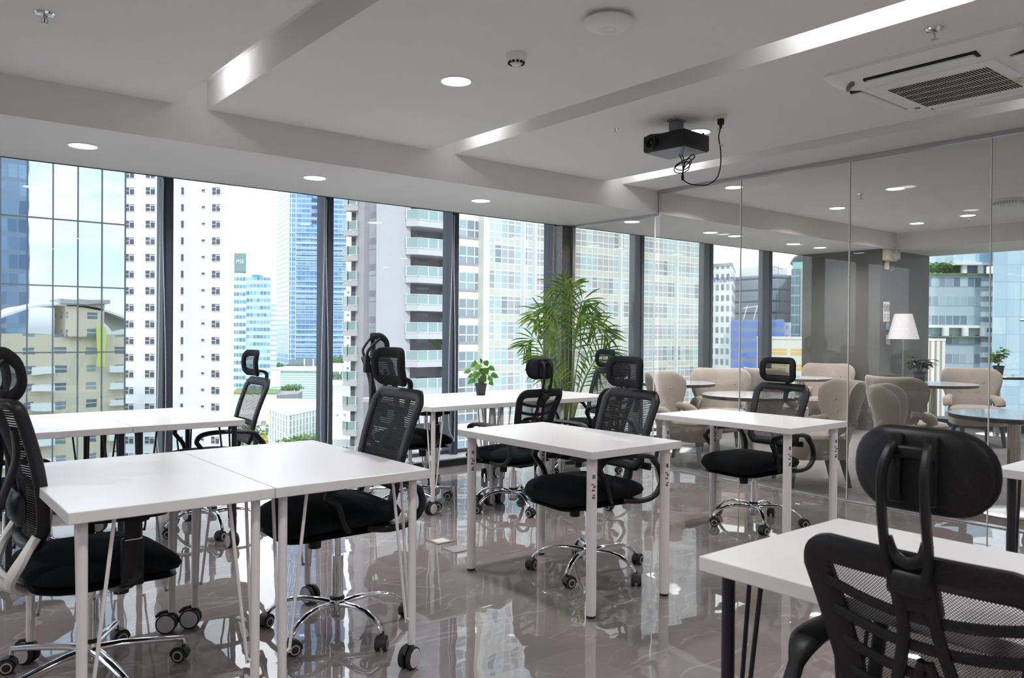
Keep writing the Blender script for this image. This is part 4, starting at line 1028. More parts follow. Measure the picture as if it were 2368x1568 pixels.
# palm
t = thing('potted_palm', 'tall green palm with long arching fronds by the grey partition post', 'palm', (5.27, 5.62, 0))
pot(t, .12, .16, .28)
rg = random.Random(21)
FR = [  # sideways reach (right +), top height, arch, toward-viewer
    (-.10, 1.72, .10, .00), (.02, 1.66, -.10, .03), (-.34, 1.46, .16, .05), (.27, 1.42, .18, .02), (-.42, 1.20, .15, .06), (.18, 1.56, .10, -.02), (-.20, 1.52, .10, -.04),
    (.40, 1.30, .18, .04), (-.30, 1.05, .10, .10), (.12, 1.40, .05, .08), (.30, .95, .12, .08), (-.16, .88, .08, .12), (.44, 1.10, .16, 0), (-.20, 1.38, .1, .04)]
for k, (sd, zt, arch, tw) in enumerate(FR):
    side = Vector((RT.x, RT.y, 0)).normalized(); fw = Vector((FWD.x, FWD.y, 0)).normalized()
    tip = side*sd-fw*tw+Vector((0, 0, zt-arch*.5)); mid = side*sd*.32-fw*tw*.4+Vector((0, 0, zt*.66)); top = side*sd*.72-fw*tw*.8+Vector((0, 0, zt-.02))
    sp = spline([(side*sd*.04)+Vector((0, 0, .24)), mid, top, tip], 9)
    b = MB(); b.tube(sp, [.007-.005*i/len(sp) for i in range(len(sp))], 6); fr = b.build('frond_stem', 'stem', t, 60)
    lv = MB(); n = len(sp); s0 = int(n*.42)
    for i in range(s0, n-1):
        f = (i-s0)/(n-1-s0); L = .21*sin(pi*(.18+.70*f))+.04
        tg = (sp[i+1]-sp[i]).normalized()
        for q_ in (-1, 1):
            for e in (.25,):
                P0 = sp[i].lerp(sp[i+1], e if q_ > 0 else .7)
                sd_ = tg.cross(fw).normalized()*q_*(1 if e == 0 else .95)
                dr = (sd_*.80+tg*.70+Vector((rg.uniform(-.1, .1), rg.uniform(-.12, .12), rg.uniform(-.12, .08)))-fw*rg.uniform(-.25, .25)).normalized()
                leaf_blade(lv, P0, P0+dr*L*rg.uniform(.85, 1.1), .0072, -fw+Vector((0, 0, .3)), .30)
    leaf_blade(lv, sp[-2], sp[-1]+(sp[-1]-sp[-2]).normalized()*.10, .009, -fw, .2)
    lv.build('frond_leaflets', 'palm', fr, 60)
# ================================================================== the city outside (street level 40 m below)
GZ = -40.0; G0 = -GZ
def facade(name, wall, glass, cw, ch, fx=(.08, .92), fz=(.2, .85), glass2=None, rough=.12, rnd=1.0, wall2=None, sub=None, metal=0, grough=.1, vary=None):
    """rows and columns of panes on every upright face, in the building's own coordinates"""
    def f(g, b, m):
        co = objco(g); s = g.new('ShaderNodeSeparateXYZ'); g.l.new(co, s.inputs[0])
        nm = g.new('ShaderNodeSeparateXYZ'); g.l.new(objco(g, 'Normal'), nm.inputs[0])
        side = g.m('GREATER_THAN', g.m('ABSOLUTE', nm.outputs[0]), .7)
        al = g.m('ADD', g.m('MULTIPLY', s.outputs[0], g.m('SUBTRACT', 1, side)), g.m('MULTIPLY', s.outputs[1], side))
        u = g.m('DIVIDE', al, cw); v = g.m('DIVIDE', s.outputs[2], ch); fu = g.m('FRACT', u); fv = g.m('FRACT', v)
        inu = g.m('MULTIPLY', g.m('GREATER_THAN', fu, fx[0]), g.m('LESS_THAN', fu, fx[1]))
        inv = g.m('MULTIPLY', g.m('GREATER_THAN', fv, fz[0]), g.m('LESS_THAN', fv, fz[1]))
        win = g.m('MULTIPLY', inu, inv)
        if sub:   # a glazing bar inside each pane
            win = g.m('MULTIPLY', win, g.m('GREATER_THAN', g.m('ABSOLUTE', g.m('SUBTRACT', fv, sub)), .022))
        cc = g.new('ShaderNodeCombineXYZ'); g.l.new(g.m('FLOOR', u), cc.inputs[0]); g.l.new(g.m('FLOOR', v), cc.inputs[1])
        wn = g.new('ShaderNodeTexWhiteNoise', noise_dimensions='2D'); g.l.new(cc.outputs[0], wn.inputs['Vector'])
        gl = g.mix(g.m('MULTIPLY', wn.outputs['Value'], rnd), glass, glass2 or glass)
        wl = wall
        if wall2: wl = g.mix(g.m('MULTIPLY', g.m('LESS_THAN', fv, fz[0]), 1), wall, wall2)
        if vary:  # some bays are opaque panels instead of glass
            bay = g.m('FRACT', g.m('DIVIDE', g.m('FLOOR', u), vary[0])); op = g.m('LESS_THAN', bay, vary[1])
            gl = g.mix(op, gl, vary[2])
        horiz = g.m('GREATER_THAN', g.m('ABSOLUTE', nm.outputs[2]), .7)
        col = g.mix(g.m('MULTIPLY', win, g.m('SUBTRACT', 1, horiz)), wl, gl)
        g.put(b.inputs['Base Color'], col)
        g.put(b.inputs['Roughness'], g.m('MULTIPLY_ADD', win, grough-.8, .8))
    return mat(name, rough=.6, build=f)
def foot(pts):
    return [at(px, 770, D).xy for px, D in pts]
def bthing(name, label, pts, k=(0, 1), cat='building'):
    """thing at the foot of a building, its own x axis along the named face"""
    W = foot(pts); a, c = W[k[0]], W[k[1]]; ang = atan2(c.y-a.y, c.x-a.x)
    t = thing(name, label, cat, (a.x, a.y, GZ), ang); R_ = Matrix.Rotation(-ang, 2)
    return t, [R_ @ (p-a) for p in W]
def ztop(px, py, D): return at(px, py, D).z-GZ
def tower(label, pts, ytop, m, k=(0, 1), roof=None, name='tower', it=0, z0=0):
    t, L = bthing(name, label, pts, k); h = ztop(pts[it][0], ytop, pts[it][1])
    o = MB().prism([tuple(p) for p in L], z0, h).build('facade', m, t)
    if roof:
        cx = sum(p.x for p in L)/len(L); cyy = sum(p.y for p in L)/len(L)
        MB().prism([(cx+(p.x-cx)*1.01, cyy+(p.y-cyy)*1.01) for p in L], h, h+roof[0]).build('roof_parapet', roof[1], t)
    return t, L, h
w_white = mat('city_white', (.80, .80, .80), .8); w_grey = mat('city_grey', (.42, .41, .42), .8); w_cream = mat('city_cream', (.78, .74, .66), .8)
struct('floor_ground', MB().box(-600, 1400, -400, 1500, GZ-1, GZ), mat('ground', rough=.95, build=fine(.02, .35, .65, (.34, .34, .33), (.22, .27, .15))))

# --- mirror-glass tower at the left
t = thing('glass_tower', 'mirror-glass office tower filling the left window, reflecting sky and a cream building', 'building', (14.11, 60, GZ))
mir = bpy.data.materials.new('mirror_glazing'); mir.use_nodes = True; g = N(mir.node_tree); b_ = g.n['Principled BSDF']
b_.inputs['Metallic'].default_value = 1; b_.inputs['Roughness'].default_value = .01
co = objco(g); s = g.new('ShaderNodeSeparateXYZ'); g.l.new(co, s.inputs[0])
cc = g.new('ShaderNodeCombineXYZ'); g.l.new(g.m('FLOOR', g.m('DIVIDE', s.outputs[0], 1.47)), cc.inputs[0]); g.l.new(g.m('FLOOR', g.m('DIVIDE', g.m('SUBTRACT', s.outputs[2], GZ*-1-.29), 4.4)), cc.inputs[1])
wn = g.new('ShaderNodeTexWhiteNoise', noise_dimensions='2D'); g.l.new(cc.outputs[0], wn.inputs['Vector'])
g.put(b_.inputs['Base Color'], g.mix(wn.outputs['Value'], (.58, .67, .72), (.68, .75, .79)))
ad = g.new('ShaderNodeVectorMath', operation='ADD'); g.l.new(co, ad.inputs[0]); g.l.new(wn.outputs['Color'], ad.inputs[1])
g.put(b_.inputs['Normal'], g.bump(g.noise(ad.outputs[0], .45, 1), .018, .18))
MB().box(-45, 0, .02, 30, 0, 95).build('glass_facade', mir, t)
jm = mat('dark_joint', (.07, .085, .10), .5)
zs = [G0-.29+4.41*k for k in range(-8, 7)]
for z in zs: MB().box(-45, .02, -.06, .02, z-.045, z+.045).build('transom', jm, t)
for k in range(14): x = -1.47*k; MB().box(x-.035, x+.035, -.08, .02, 0, 95).build('mullion', jm, t)
# what it mirrors
cm = facade('cream_flats', (.66, .58, .44), (.10, .14, .19), 4.6, 3.0, (.30, .66), (.34, .74), (.30, .40, .42), sub=.55)
t = thing('apartment_building', 'cream apartment building with curved roof, seen mirrored in the glass tower', 'building', (37.0, -31, GZ), pi)
MB().box(0, 21.5, 0, 20, 0, G0+.5).build('facade', cm, t)
b = MB(); b.slab(lambda u, v, o: Vector((-1+23.5*u, -1+22*v, G0+1+4.2*sin(u*pi)**.7+.4*sin(v*3)+o)), 20, 6, .4); b.build('curved_roof', w_white, t, 40)
MB().box(5, 11, -1, 8, G0, G0+5.6, b=.2).build('stair_tower', cm, t); MB().box(4.3, 11.6, -1.8, 8.6, G0+5.6, G0+6.3).build('stair_tower_roof', w_grey, t)
MB().box(4.9, 6.2, -1.5, -1.0, G0-5, G0+1.6).build('yellow_panel', mat('yellow_green_panel', (.60, .66, .16), .6), t)
for k in range(9):
    for x in (.8, 12.4, 17.6):
        c = MB(); c.box(x, x+3.4, -1.3, 0, G0-3-3*k-3, G0-3-3*k-2.8); c.box(x, x+3.4, -1.3, -1.24, G0-3-3*k-2.8, G0-3-3*k-1.9); c.build('balcony', w_white, t)
t = thing('office_tower', 'tall grey-blue office tower mirrored at the left edge of the glass tower', 'building', (27.0, -74, GZ), pi)
MB().box(0, 11, 0, 18, 0, 110).build('facade', facade('slate_office', (.20, .26, .36), (.10, .16, .26), 2.0, 3.8, (.06, .94), (.15, .9), (.22, .34, .5)), t)

# --- white apartment tower with small windows
pts = [(200, 131), (411, 131), (443, 133.5), (541, 131), (541, 150), (200, 150)]
t, L = bthing('apartment_tower', 'white apartment tower with small four-pane windows behind the first mullion', pts, (0, 1))
hw_ = G0+60
wt = mat('white_render', rough=.85, build=fine(.15, .3, .7, (.86, .86, .87), (.90, .90, .905)))
MB().prism([tuple(p) for p in L], 0, hw_).build('facade', wt, t)
pane_m = mat('dark_window_pane', (.10, .10, .13), .2); sash = mat('white_sash', (.93, .93, .93), .5)
def quad_win(x, y, z, ang, w_, h, kind):
    b = MB(); c_, s_ = cos(ang), sin(ang); Mx = Matrix.Translation((x, y, z)) @ Matrix.Rotation(ang, 4, 'Z')
    b.cur = 0; b.box(-w_/2-.09, w_/2+.09, -.10, .02, -h/2-.09, h/2+.09, M=Mx)
    b.cur = 1
    if kind == 'quad':
        b.box(-w_/2, -.06, -.13, -.09, .04, h/2, M=Mx); b.box(-w_/2, -.06, -.13, -.09, -h/2, -.05, M=Mx)
        b.box(.06, w_/2, -.13, -.09, h/2-.16, h/2-.04, M=Mx); b.box(.06, w_/2, -.13, -.09, -h/2, h/2-.30, M=Mx)
    else:
        b.box(-w_/2, w_/2, -.13, -.09, -h/2, h/2, M=Mx)
    return b
RT2 = Matrix.Rotation(-t.rotation_euler[2], 2)
def loc2(px, D): return RT2 @ (at(px, 770, D).xy-Vector((t.location.x, t.location.y)))
cols = [(299, 131, 0, 1.50, 1.15, 'quad'), (347, 131, 0, 1.50, 1.15, 'quad'), (419, 131.7, 1, .5, 1.15, 'slit'), (469, 132.7, 2, .62, .32, 'slit'), (499, 132, 2, 1.55, 1.15, 'quad')]
ang1 = atan2((L[2]-L[1]).y, (L[2]-L[1]).x); ang2 = atan2((L[3]-L[2]).y, (L[3]-L[2]).x)
protos = {}
nwin = 0
for ci, (px, D, fi, w_, h, kd) in enumerate(cols):
    a, c = ((L[0], L[1]), (L[1], L[2]), (L[2], L[3]))[fi]
    q0 = loc2(px, D); f = (q0-a).dot(c-a)/(c-a).length_squared; p = a+(c-a)*f; an = (0, ang1, ang2)[fi]
    o0 = quad_win(0, 0, 0, 0, w_, h, kd).build('window', [sash, pane_m], t)
    me = o0.data
    for r_ in range(18):
        py = 442+38.4*r_-38.4; z = G0+(at(px, py, D).z) + (-.25 if kd == 'slit' and ci == 3 else 0) + (ci == 3)*.35
        o = o0 if r_ == 0 else o0.copy()
        if r_: COL.objects.link(o)
        o.location = (p.x, p.y, z); o.rotation_euler = (0, 0, an); nwin += 1

# --- teal office blocks with the three letters
tm = facade('teal_office', (.72, .80, .82), (.10, .24, .34), 1.5, 3.6, (.05, .95), (.0, .50), (.24, .46, .54), wall2=(.8, .86, .86))
t, L, h = tower('slim teal glass office tower with white rooftop letters, right of the white tower', [(538, 378), (569, 378), (569, 405), (538, 405)], 585, tm)
MB().box(0, L[1].x, -.3, 0, h-9, h-.1).build('sign_band', mat('green_grey_band', (.22, .30, .31), .4), t)
def text(body, size, M_, m, parent, name='lettering', ext=.05):
    cu = bpy.data.curves.new(name, 'FONT'); cu.body = body; cu.size = size; cu.extrude = ext; cu.align_x = 'CENTER'; cu.align_y = 'CENTER'
    o = bpy.data.objects.new(name, cu); me = bpy.data.meshes.new_from_object(o); bpy.data.objects.remove(o)
    me.transform(M_); me.materials.clear(); me.materials.append(m); o = bpy.data.objects.new(name, me); COL.objects.link(o); o.parent = parent; return o
UPR = Matrix.Rotation(pi/2, 4, 'X')
text('PSE', 2.6, Matrix.Translation((L[1].x*.56, -.4, h-4.2)) @ UPR, w_white, t)
tm2 = facade('blue_teal_office', (.50, .62, .70), (.13, .22, .33), 1.6, 3.4, (.06, .94), (.05, .55), (.36, .56, .64), wall2=(.60, .72, .78))
t, L, h = tower('wider blue-teal glass office block beside the slim lettered tower', [(569, 372), (626, 372), (626, 405), (569, 405)], 641, tm2)
MB().box(1, 4, 5, 12, h, h+1.6).build('blue_tarpaulin', mat('blue_sheet', (.10, .30, .62), .6), t)
tower('narrow white striped building between the teal block and the blue skyscraper', [(626, 540), (640, 540), (640, 552), (626, 552)], 700, facade('white_blue_stripes', (.86, .88, .90), (.35, .50, .62), 40, 3.4, (0, 1), (.0, .45)))
# --- blue skyscraper
bm1 = facade('blue_tower_glass', (.42, .52, .64), (.12, .24, .44), 3.2, 3.9, (.03, .97), (.0, .72), (.22, .38, .56), wall2=(.42, .54, .68))
t, L = bthing('skyscraper', 'very tall blue glass skyscraper seen either side of the second mullion', [(638, 690), (668, 640), (800, 646), (800, 690), (700, 710)], (1, 2))
MB().prism([tuple(p) for p in L], 0, 320).build('facade', bm1, t)
b = MB(); n_ = 0
W_ = L[2].x
for k in range(24): b = MB(); zz = 20+k*4.35; b.box(5, W_, -.8, 0, zz, zz+.6).build('lower_ledge', mat_led if k else globals().setdefault('mat_led', mat('ledge_blue_grey', (.48, .56, .64), .6)), t)
for k in range(11): b = MB(); b.box(17.4, 22.0, -.5, .1, 128+k*5.9, 130.4+k*5.9).build('louvre_panel', mat_dk if k else globals().setdefault('mat_dk', mat('dark_louvre', (.07, .09, .13), .5)), t)
for x in (0, 1.6, 5.2): MB().box(x-.25, x+.25, -.6, 0, 18, 330).build('corner_fin', mat('pale_fin_%d' % int(x), (.70, .78, .84), .5), t)
MB().box(0, W_, -.3, 0, 0, 19).build('podium_front', mat('dark_podium', (.22, .26, .30), .5), t)
for k in range(5): MB().box(12+k*7.0, 13+k*7.0, -2, -1, 0, 19).build('column', w_white, t)
tower('pale building in the gap beside the balcony tower', [(795, 420), (815, 420), (815, 450), (795, 450)], 672, facade('pale_gap', (.82, .82, .82), (.2, .24, .28), 4, 4, (.4, .7), (.3, .6)))

# --- mauve-grey residential tower with balconies, its long front parallel to the window wall
YB6 = 70.0
def X6(px, Y=YB6): r_ = ray(px, 770); return r_.x/r_.y*Y
t = thing('apartment_tower', 'mauve-grey apartment tower with stacks of white-railed balconies', 'building', (X6(862), YB6, GZ))
ox = X6(862)
mv = mat('mauve_render', rough=.85, build=fine(.2, .3, .7, (.36, .34, .37), (.41, .385, .41))); mvl = mat('pale_mauve_render', rough=.8, build=fine(.1, .3, .7, (.50, .48, .51), (.55, .53, .56)))
slabm = mat('pale_slab', (.62, .60, .62), .8); railw = mat('cream_rail', (.84, .82, .76), .6)
glr = mat('green_rail_glass', (.34, .46, .47), .12)
x1, x2, x3, x4, x5, x6_ = [X6(p)-ox for p in (941, 1046, 1107, 1121, 1640, 1640)]
kr = X6(862)/YB6; kl = X6(808)/YB6      # side walls splay back
MB().prism([(0, -.6), (x1, -.6), (x1+.5, 12), (kr*(YB6+12)-ox+.6, 12)], 0, 90).build('plain_wall', mvl, t)
MB().box(x1, x2, 2.2, 9, 0, 90).build('recessed_wall', facade('recess_front', (.40, .37, .41), (.36, .46, .48), 4.0, 2.85, (.62, .98), (.06, .80), (.16, .18, .22), sub=.62), t)
MB().box(x2, x3, .2, 9, 0, 90).build('window_bay', facade('window_bay_front', (.84, .83, .82), (.38, .50, .54), 1.05, 2.85, (.05, .95), (.12, .74), (.20, .22, .26), sub=.38, wall2=(.40, .38, .41)), t)
MB().box(x3, x4, -.8, 9, 0, 90).build('cream_pier', w_cream, t)
gf = facade('grid_front', (.86, .85, .82), (.42, .55, .60), .93, 2.85, (.05, .95), (.40, .97), (.24, .27, .32), sub=.70, vary=(9, .23, (.40, .37, .36)))
def gridfront(g, b, m):
    """panel rows: beige spandrel below, panes with two glazing bars above"""
    co = objco(g); s = g.new('ShaderNodeSeparateXYZ'); g.l.new(co, s.inputs[0])
    u = g.m('DIVIDE', s.outputs[0], .95); v = g.m('DIVIDE', g.m('ADD', s.outputs[2], .3), 2.85); fu = g.m('FRACT', u); fv = g.m('FRACT', v)
    bar = g.m('MAXIMUM', g.m('LESS_THAN', fu, .09), g.m('LESS_THAN', fv, .035))
    for p in (.30, .52, .86): bar = g.m('MAXIMUM', bar, g.m('LESS_THAN', g.m('ABSOLUTE', g.m('SUBTRACT', fv, p)), .017))
    cc = g.new('ShaderNodeCombineXYZ'); g.l.new(g.m('FLOOR', u), cc.inputs[0]); g.l.new(g.m('FLOOR', v), cc.inputs[1])
    wn = g.new('ShaderNodeTexWhiteNoise', noise_dimensions='2D'); g.l.new(cc.outputs[0], wn.inputs['Vector'])
    gl = g.ramp(wn.outputs['Value'], [(0, (.40, .52, .56)), (.55, (.50, .60, .62)), (.8, (.24, .25, .29)), (1, (.62, .66, .68))])
    per = g.m('FRACT', g.m('DIVIDE', g.m('FLOOR', u), 11)); opq = g.m('MAXIMUM', g.m('LESS_THAN', per, .17), g.m('LESS_THAN', g.m('ABSOLUTE', g.m('SUBTRACT', per, .60)), .05))
    gl = g.mix(opq, gl, (.44, .41, .41))
    c = g.mix(g.m('LESS_THAN', fv, .30), gl, (.62, .60, .53)); c = g.mix(bar, c, (.86, .86, .86))
    g.put(b.inputs['Base Color'], c)
MB().box(x4, x5, 0, 9, 0, 90).build('grid_facade', mat('grid_glazing', rough=.4, build=gridfront), t)
for px in (1206, 1232, 1430, 1560): xx = X6(px)-ox; MB().box(xx-.14, xx+.14, -.5, 0, 0, 105).build('white_fin', w_white, t)
def balcony(xa, xb, y0, y1, z, cut, parent, chair_=False):
    """slab with chamfered front corners, glass panels in a cream frame"""
    out = [(xa, y1), (xa, y0+cut), (xa+cut, y0), (xb-cut, y0), (xb, y0+cut), (xb, y1)]
    b = MB(); b.prism(out, z-.62, z-.08); b.prism([(x, y-.0) for x, y in out], z-.08, z); sl = b.build('balcony', slabm, parent)
    r_ = MB(); gl = MB()
    for i in range(5):
        a, c = Vector(out[i]), Vector(out[i+1]); n = max(1, round((c-a).length/1.15)); nrm = Vector((-(c-a).y, (c-a).x)).normalized()*.03
        for k in range(n+1):
            p = a.lerp(c, k/n); r_.box(p.x-.045, p.x+.045, p.y-.045, p.y+.045, z, z+1.08)
        for zz in (z+.05, z+1.05): r_.tube([(a.x, a.y, zz), (c.x, c.y, zz)], .045, 4)
        gl.add([(a.x, a.y, z+.08), (c.x, c.y, z+.08), (c.x, c.y, z+1.0), (a.x, a.y, z+1.0), (a.x+nrm.x, a.y+nrm.y, z+.08), (c.x+nrm.x, c.y+nrm.y, z+.08), (c.x+nrm.x, c.y+nrm.y, z+1.0), (a.x+nrm.x, a.y+nrm.y, z+1.0)],
               [(0, 1, 2, 3), (7, 6, 5, 4), (0, 4, 5, 1), (3, 2, 6, 7)])
    r_.build('rail', railw, sl); gl.build('rail_glass', glr, sl)
    return sl
def bcopy(sl, dz):
    c = sl.copy(); COL.objects.link(c); c.location = (0, 0, dz)
    for ch in [o for o in COL.objects if o.parent == sl]: d = ch.copy(); COL.objects.link(d); d.parent = c
    return c
z0 = G0+1.15
s0 = balcony(x1-.6, x2+.3, -1.6, 2.4, z0, .9, t)
for k in list(range(-6, 0))+list(range(1, 7)): bcopy(s0, k*2.85)
# set-back wing with the left balcony stack
w0, w1 = X6(811, 83)-ox, X6(866, 83)-ox
MB().prism([(w0, 13), (w1+3, 13), (w1+5, 24), (kl*94-ox+.9, 24)], 0, 90).build('set_back_wing', facade('wing_front', (.56, .54, .56), (.20, .24, .30), 1.3, 2.85, (.06, .94), (.10, .85), (.44, .50, .54), sub=.55), t)
s1 = balcony(X6(808, 81.6)-ox, X6(862, 81.6)-ox, 11.4, 13.2, z0+.2, .7, t)
for k in list(range(-8, 0))+list(range(1, 8)): bcopy(s1, k*2.85)
p_ = MB()
for k in range(60):
    a, r_ = random.uniform(0, 6.28), random.uniform(.1, .6); P0 = Vector((x1+3.2+r_*cos(a), -.4+r_*sin(a)*.5, z0-2.85*1+.5+random.uniform(0, 1.6))); leaf_blade(p_, P0, P0+Vector((random.uniform(-.3, .3), random.uniform(-.3, .3), random.uniform(-.1, .4))), .07, (0, -1, .3))
o = p_.build('balcony_plant', 'lightleaf', t)

# --- right of the partition
cc_ = facade('white_grid_office', (.84, .86, .85), (.30, .44, .44), 1.9, 3.4, (.22, .80), (.25, .80), (.16, .18, .22))
t, L, h = tower('white gridded office tower with navy rooftop lettering, beyond the balcony tower', [(1640, 258), (1692, 252), (1700, 290), (1640, 290)], 618, cc_, roof=(1.0, w_grey))
text('CITYCENTER', 1.9, Matrix.Translation((L[1].x*.62, -.25, h-4.3)) @ UPR, mat('navy_letters', (.10, .12, .36), .5), t)
gm_ = facade('grey_strip_tower', (.36, .41, .46), (.10, .13, .20), 60, 4.0, (0, 1), (.1, .28), (.10, .13, .2), wall2=(.42, .47, .52))
t, L = bthing('office_tower', 'grey sculpted office tower flaring outward at its top, behind the blue block', [(1690, 290), (1787, 275), (1800, 300), (1690, 320)], (0, 1))
h = ztop(1740, 640, 285); W_ = L[1].x; vs = [(0, 0, 0), (W_*.97, 0, 0), (W_*.97, 20, 0), (0, 20, 0), (-.5, -1, h), (W_*1.12, -1, h), (W_*1.12, 22, h), (-.5, 22, h)]
MB().add(vs, [(3, 2, 1, 0), (4, 5, 6, 7), (0, 1, 5, 4), (1, 2, 6, 5), (2, 3, 7, 6), (3, 0, 4, 7)]).build('facade', gm_, t)
MB().box(1, W_*.66, 3, 16, h, h+3.6).build('roof_house', w_white, t)
mast = MB()
for x in (W_*.72, W_*.86): mast.cyl((x, 6, h), (x, 6, h+4), .15)
mast.cyl((W_*.70, 6, h+3.9), (W_*.95, 6, h+2.4), .15); mast.build('roof_gantry', w_grey, t)
bb = facade('blue_band_block', (.12, .22, .62), (.20, .26, .42), 50, 3.0, (0, 1), (.0, .42), (.20, .26, .42), wall2=(.55, .62, .78))
t, L, h = tower('bright blue banded office block below the grey tower', [(1690, 236), (1812, 228), (1816, 250), (1690, 262)], 739, bb)
b = MB(); 
for x in (2.5, 5.5, 8.5): b.cyl((x, 4, h), (x+1.2, 4, h+4.2), .13)
b.cyl((2.5, 4, h+3.4), (11, 4, h+4.6), .13); b.build('roof_gantry', w_white, t)
tower('thin white building right of the blue block', [(1812, 232), (1829, 230), (1829, 245), (1812, 245)], 746, facade('thin_white', (.85, .85, .86), (.5, .55, .6), 2.5, 2.8, (.3, .7), (.3, .7)))
tt = facade('teal_round_tower', (.34, .42, .44), (.09, .20, .23), 1.2, 3.2, (.04, .96), (.0, .85), (.14, .28, .30), wall2=(.30, .40, .42))
t, L, h = tower('dark teal tower with a curved crown, beside the grey column', [(1828, 262), (1900, 258), (1900, 290), (1828, 292)], 622, tt)
MB().slab(lambda u, v, o: Vector((-.3+(L[1].x+.6)*u, -.6+26*v, h+1.5+3.4*sin(min(1, u*2.2)*pi/2)**.6+o)), 14, 4, .5).build('curved_crown', w_grey, t, 40)
MB().box(.4, L[1].x, 0, 24, h, h+2.2).build('glass_crown', mat('aqua_glass', (.30, .62, .58), .2), t)
MB().box(3.0, 3.9, -.5, 0, 0, h).build('pale_pier', w_grey, t)
yb = facade('yellow_bands', (.84, .82, .74), (.86, .58, .16), 6.2, 3.3, (.10, .98), (.16, .60), (.80, .60, .26), sub=.40)
t, L, h = tower('white-framed building with yellow bands at the foot of the teal tower', [(1751, 172), (1900, 168), (1900, 190), (1751, 190)], 784, yb, roof=(.5, w_white))

# --- terraced glass complex seen through the far window
ga = facade('patchwork_glass', (.42, .52, .60), (.09, .14, .23), 1.35, 3.6, (.05, .95), (.05, .52), (.50, .62, .68), wall2=(.26, .34, .44))
gb = facade('pale_blue_glass', (.40, .52, .66), (.40, .58, .72), 2.6, 3.2, (.035, .97), (.04, .97), (.56, .72, .82))
gw = mat('garden_green', (.16, .22, .08), .9)
t, L, h = tower('terraced blue-glass office complex filling the lounge window at the right', [(2120, 150), (2294, 150), (2294, 172), (2120, 172)], 632, ga, name='office_complex')
W_ = L[1].x
zl = ztop(2200, 752, 150); MB().box(0, W_+14, -1.2, .2, zl-.5, zl).build('ledge', w_white, t); zl2 = ztop(2200, 771, 150)
for px in (2180, 2225, 2267, 2311, 2352): p = (Matrix.Rotation(-t.rotation_euler[2], 2) @ (at(px, 770, 150).xy-Vector((t.location.x, t.location.y)))); MB().cyl((p.x, -.9, zl2-.5), (p.x, -.9, zl-.5), .62, .62, 14).build('column', w_white, t, 40)
MB().box(0, W_+14, -1.4, .2, zl2-.7, zl2-.5).build('planted_ledge', gw, t)
zu = ztop(2250, 608, 150); xu = W_*.475
MB().box(xu, W_, -1, 20, zu, zu+22).build('upper_block', gb, t); MB().box(xu-.3, W_+.4, -1.6, 20, zu-.5, zu).build('upper_soffit', w_white, t)
for f in (.60, .82): MB().cyl((W_*f, -.4, h), (W_*f, -.4, zu-.4), .55, .55, 14).build('terrace_column', w_white, t, 40)
MB().box(W_*.55, W_, 2, 19, h, zu).build('terrace_glazing', gb, t)
MB().box(0, W_, -.6, -.2, h-.3, h+.0).build('terrace_edge', gw, t)
for k, f in enumerate((.22, .30, .38, .46, .53)):
    c = MB(); random.seed(40+k)
    for q_ in range(240):
        a, r_, z_ = random.uniform(0, 6.28), 1.9*sqrt(random.random()), random.uniform(.2, 2.0); P0 = Vector((W_*f+r_*cos(a), 1.5+r_*sin(a), h+z_)); leaf_blade(c, P0, P0+Vector((random.uniform(-.5, .5), random.uniform(-.5, .5), random.uniform(-.2, .4))), .16, (0, -.5, 1))
    c.build('terrace_shrub', 'lightleaf', t)
for k in range(9): zz = h-1.5-k*1.9; MB().box(W_*.84, W_*1.0, -.9-(k % 2)*.5, 0, zz-.9, zz).build('corner_balcony', mat_pan if k else globals().setdefault('mat_pan', mat('pale_panel', (.62, .70, .78), .3)), t)
tower('pale blue curtain-wall tower at the right edge of the lounge window', [(2294, 146), (2460, 146), (2460, 170), (2294, 170)], 480, gb)
tower('white residential tower at the upper left of the lounge window', [(2135, 230), (2186, 230), (2186, 250), (2135, 250)], 520, facade('far_white_flats', (.82, .83, .85), (.38, .48, .58), 4.4, 3.1, (.45, .8), (.2, .7)))
t, L, h = tower('small white building with vertical fins below the glass complex', [(2095, 118), (2187, 118), (2187, 132), (2095, 132)], 788, facade('white_fins', (.84, .82, .80), (.42, .36, .33), .8, 60, (.3, .75), (.0, .82)), roof=(.3, w_white))

# --- low-rise quarter seen under the skyline
t, L, h = tower('low white retail building with banded glass, at the skyscraper foot', [(622, 470), (765, 470), (765, 510), (622, 510)], 857, facade('banded_retail', (.80, .86, .88), (.36, .52, .54), 60, 1.35, (0, 1), (.0, .55)), name='retail_building')
MB().box(0, 7.2, -1, 2, h-13, h+.5).build('blank_wall', w_white, t); MB().box(-1, L[1].x, -1, 40, h, h+.9).build('roof_slab', w_white, t)
t, L, h = tower('low teal glass annex below the teal office block', [(628, 375), (648, 375), (648, 395), (628, 395)], 895, tm, name='glass_annex')
t, L, h = tower('low white building with scattered slit windows and a planted roof', [(535, 330), (640, 330), (650, 355), (550, 360)], 912, facade('slit_windows', (.86, .85, .83), (.42, .38, .24), 2.6, 2.6, (.42, .56), (.25, .85), (.86, .85, .83), rnd=1), name='low_building')
MB().prism([(p.x, p.y) for p in L], h, h+.5).build('planted_roof', gw, t)
t, L, h = tower('low grey-brown shed beside the slit-windowed building', [(641, 331), (690, 340), (700, 355), (652, 355)], 914, mat('grey_brown', (.28, .26, .28), .8), name='low_building')
MB().box(0, 3, -.3, 0, 0, 0.01) if 0 else None
for k in range(2): MB().box(L[1].x*.62, L[1].x, -.25, .05, h-3.2-k*4.2, h-2.2-k*4.2).build('white_band', w_white, t)
stp = facade('striped_office', (.80, .79, .72), (.30, .36, .38), 1.7, 3.3, (.42, .92), (.0, .95), (.48, .56, .54), sub=.5)
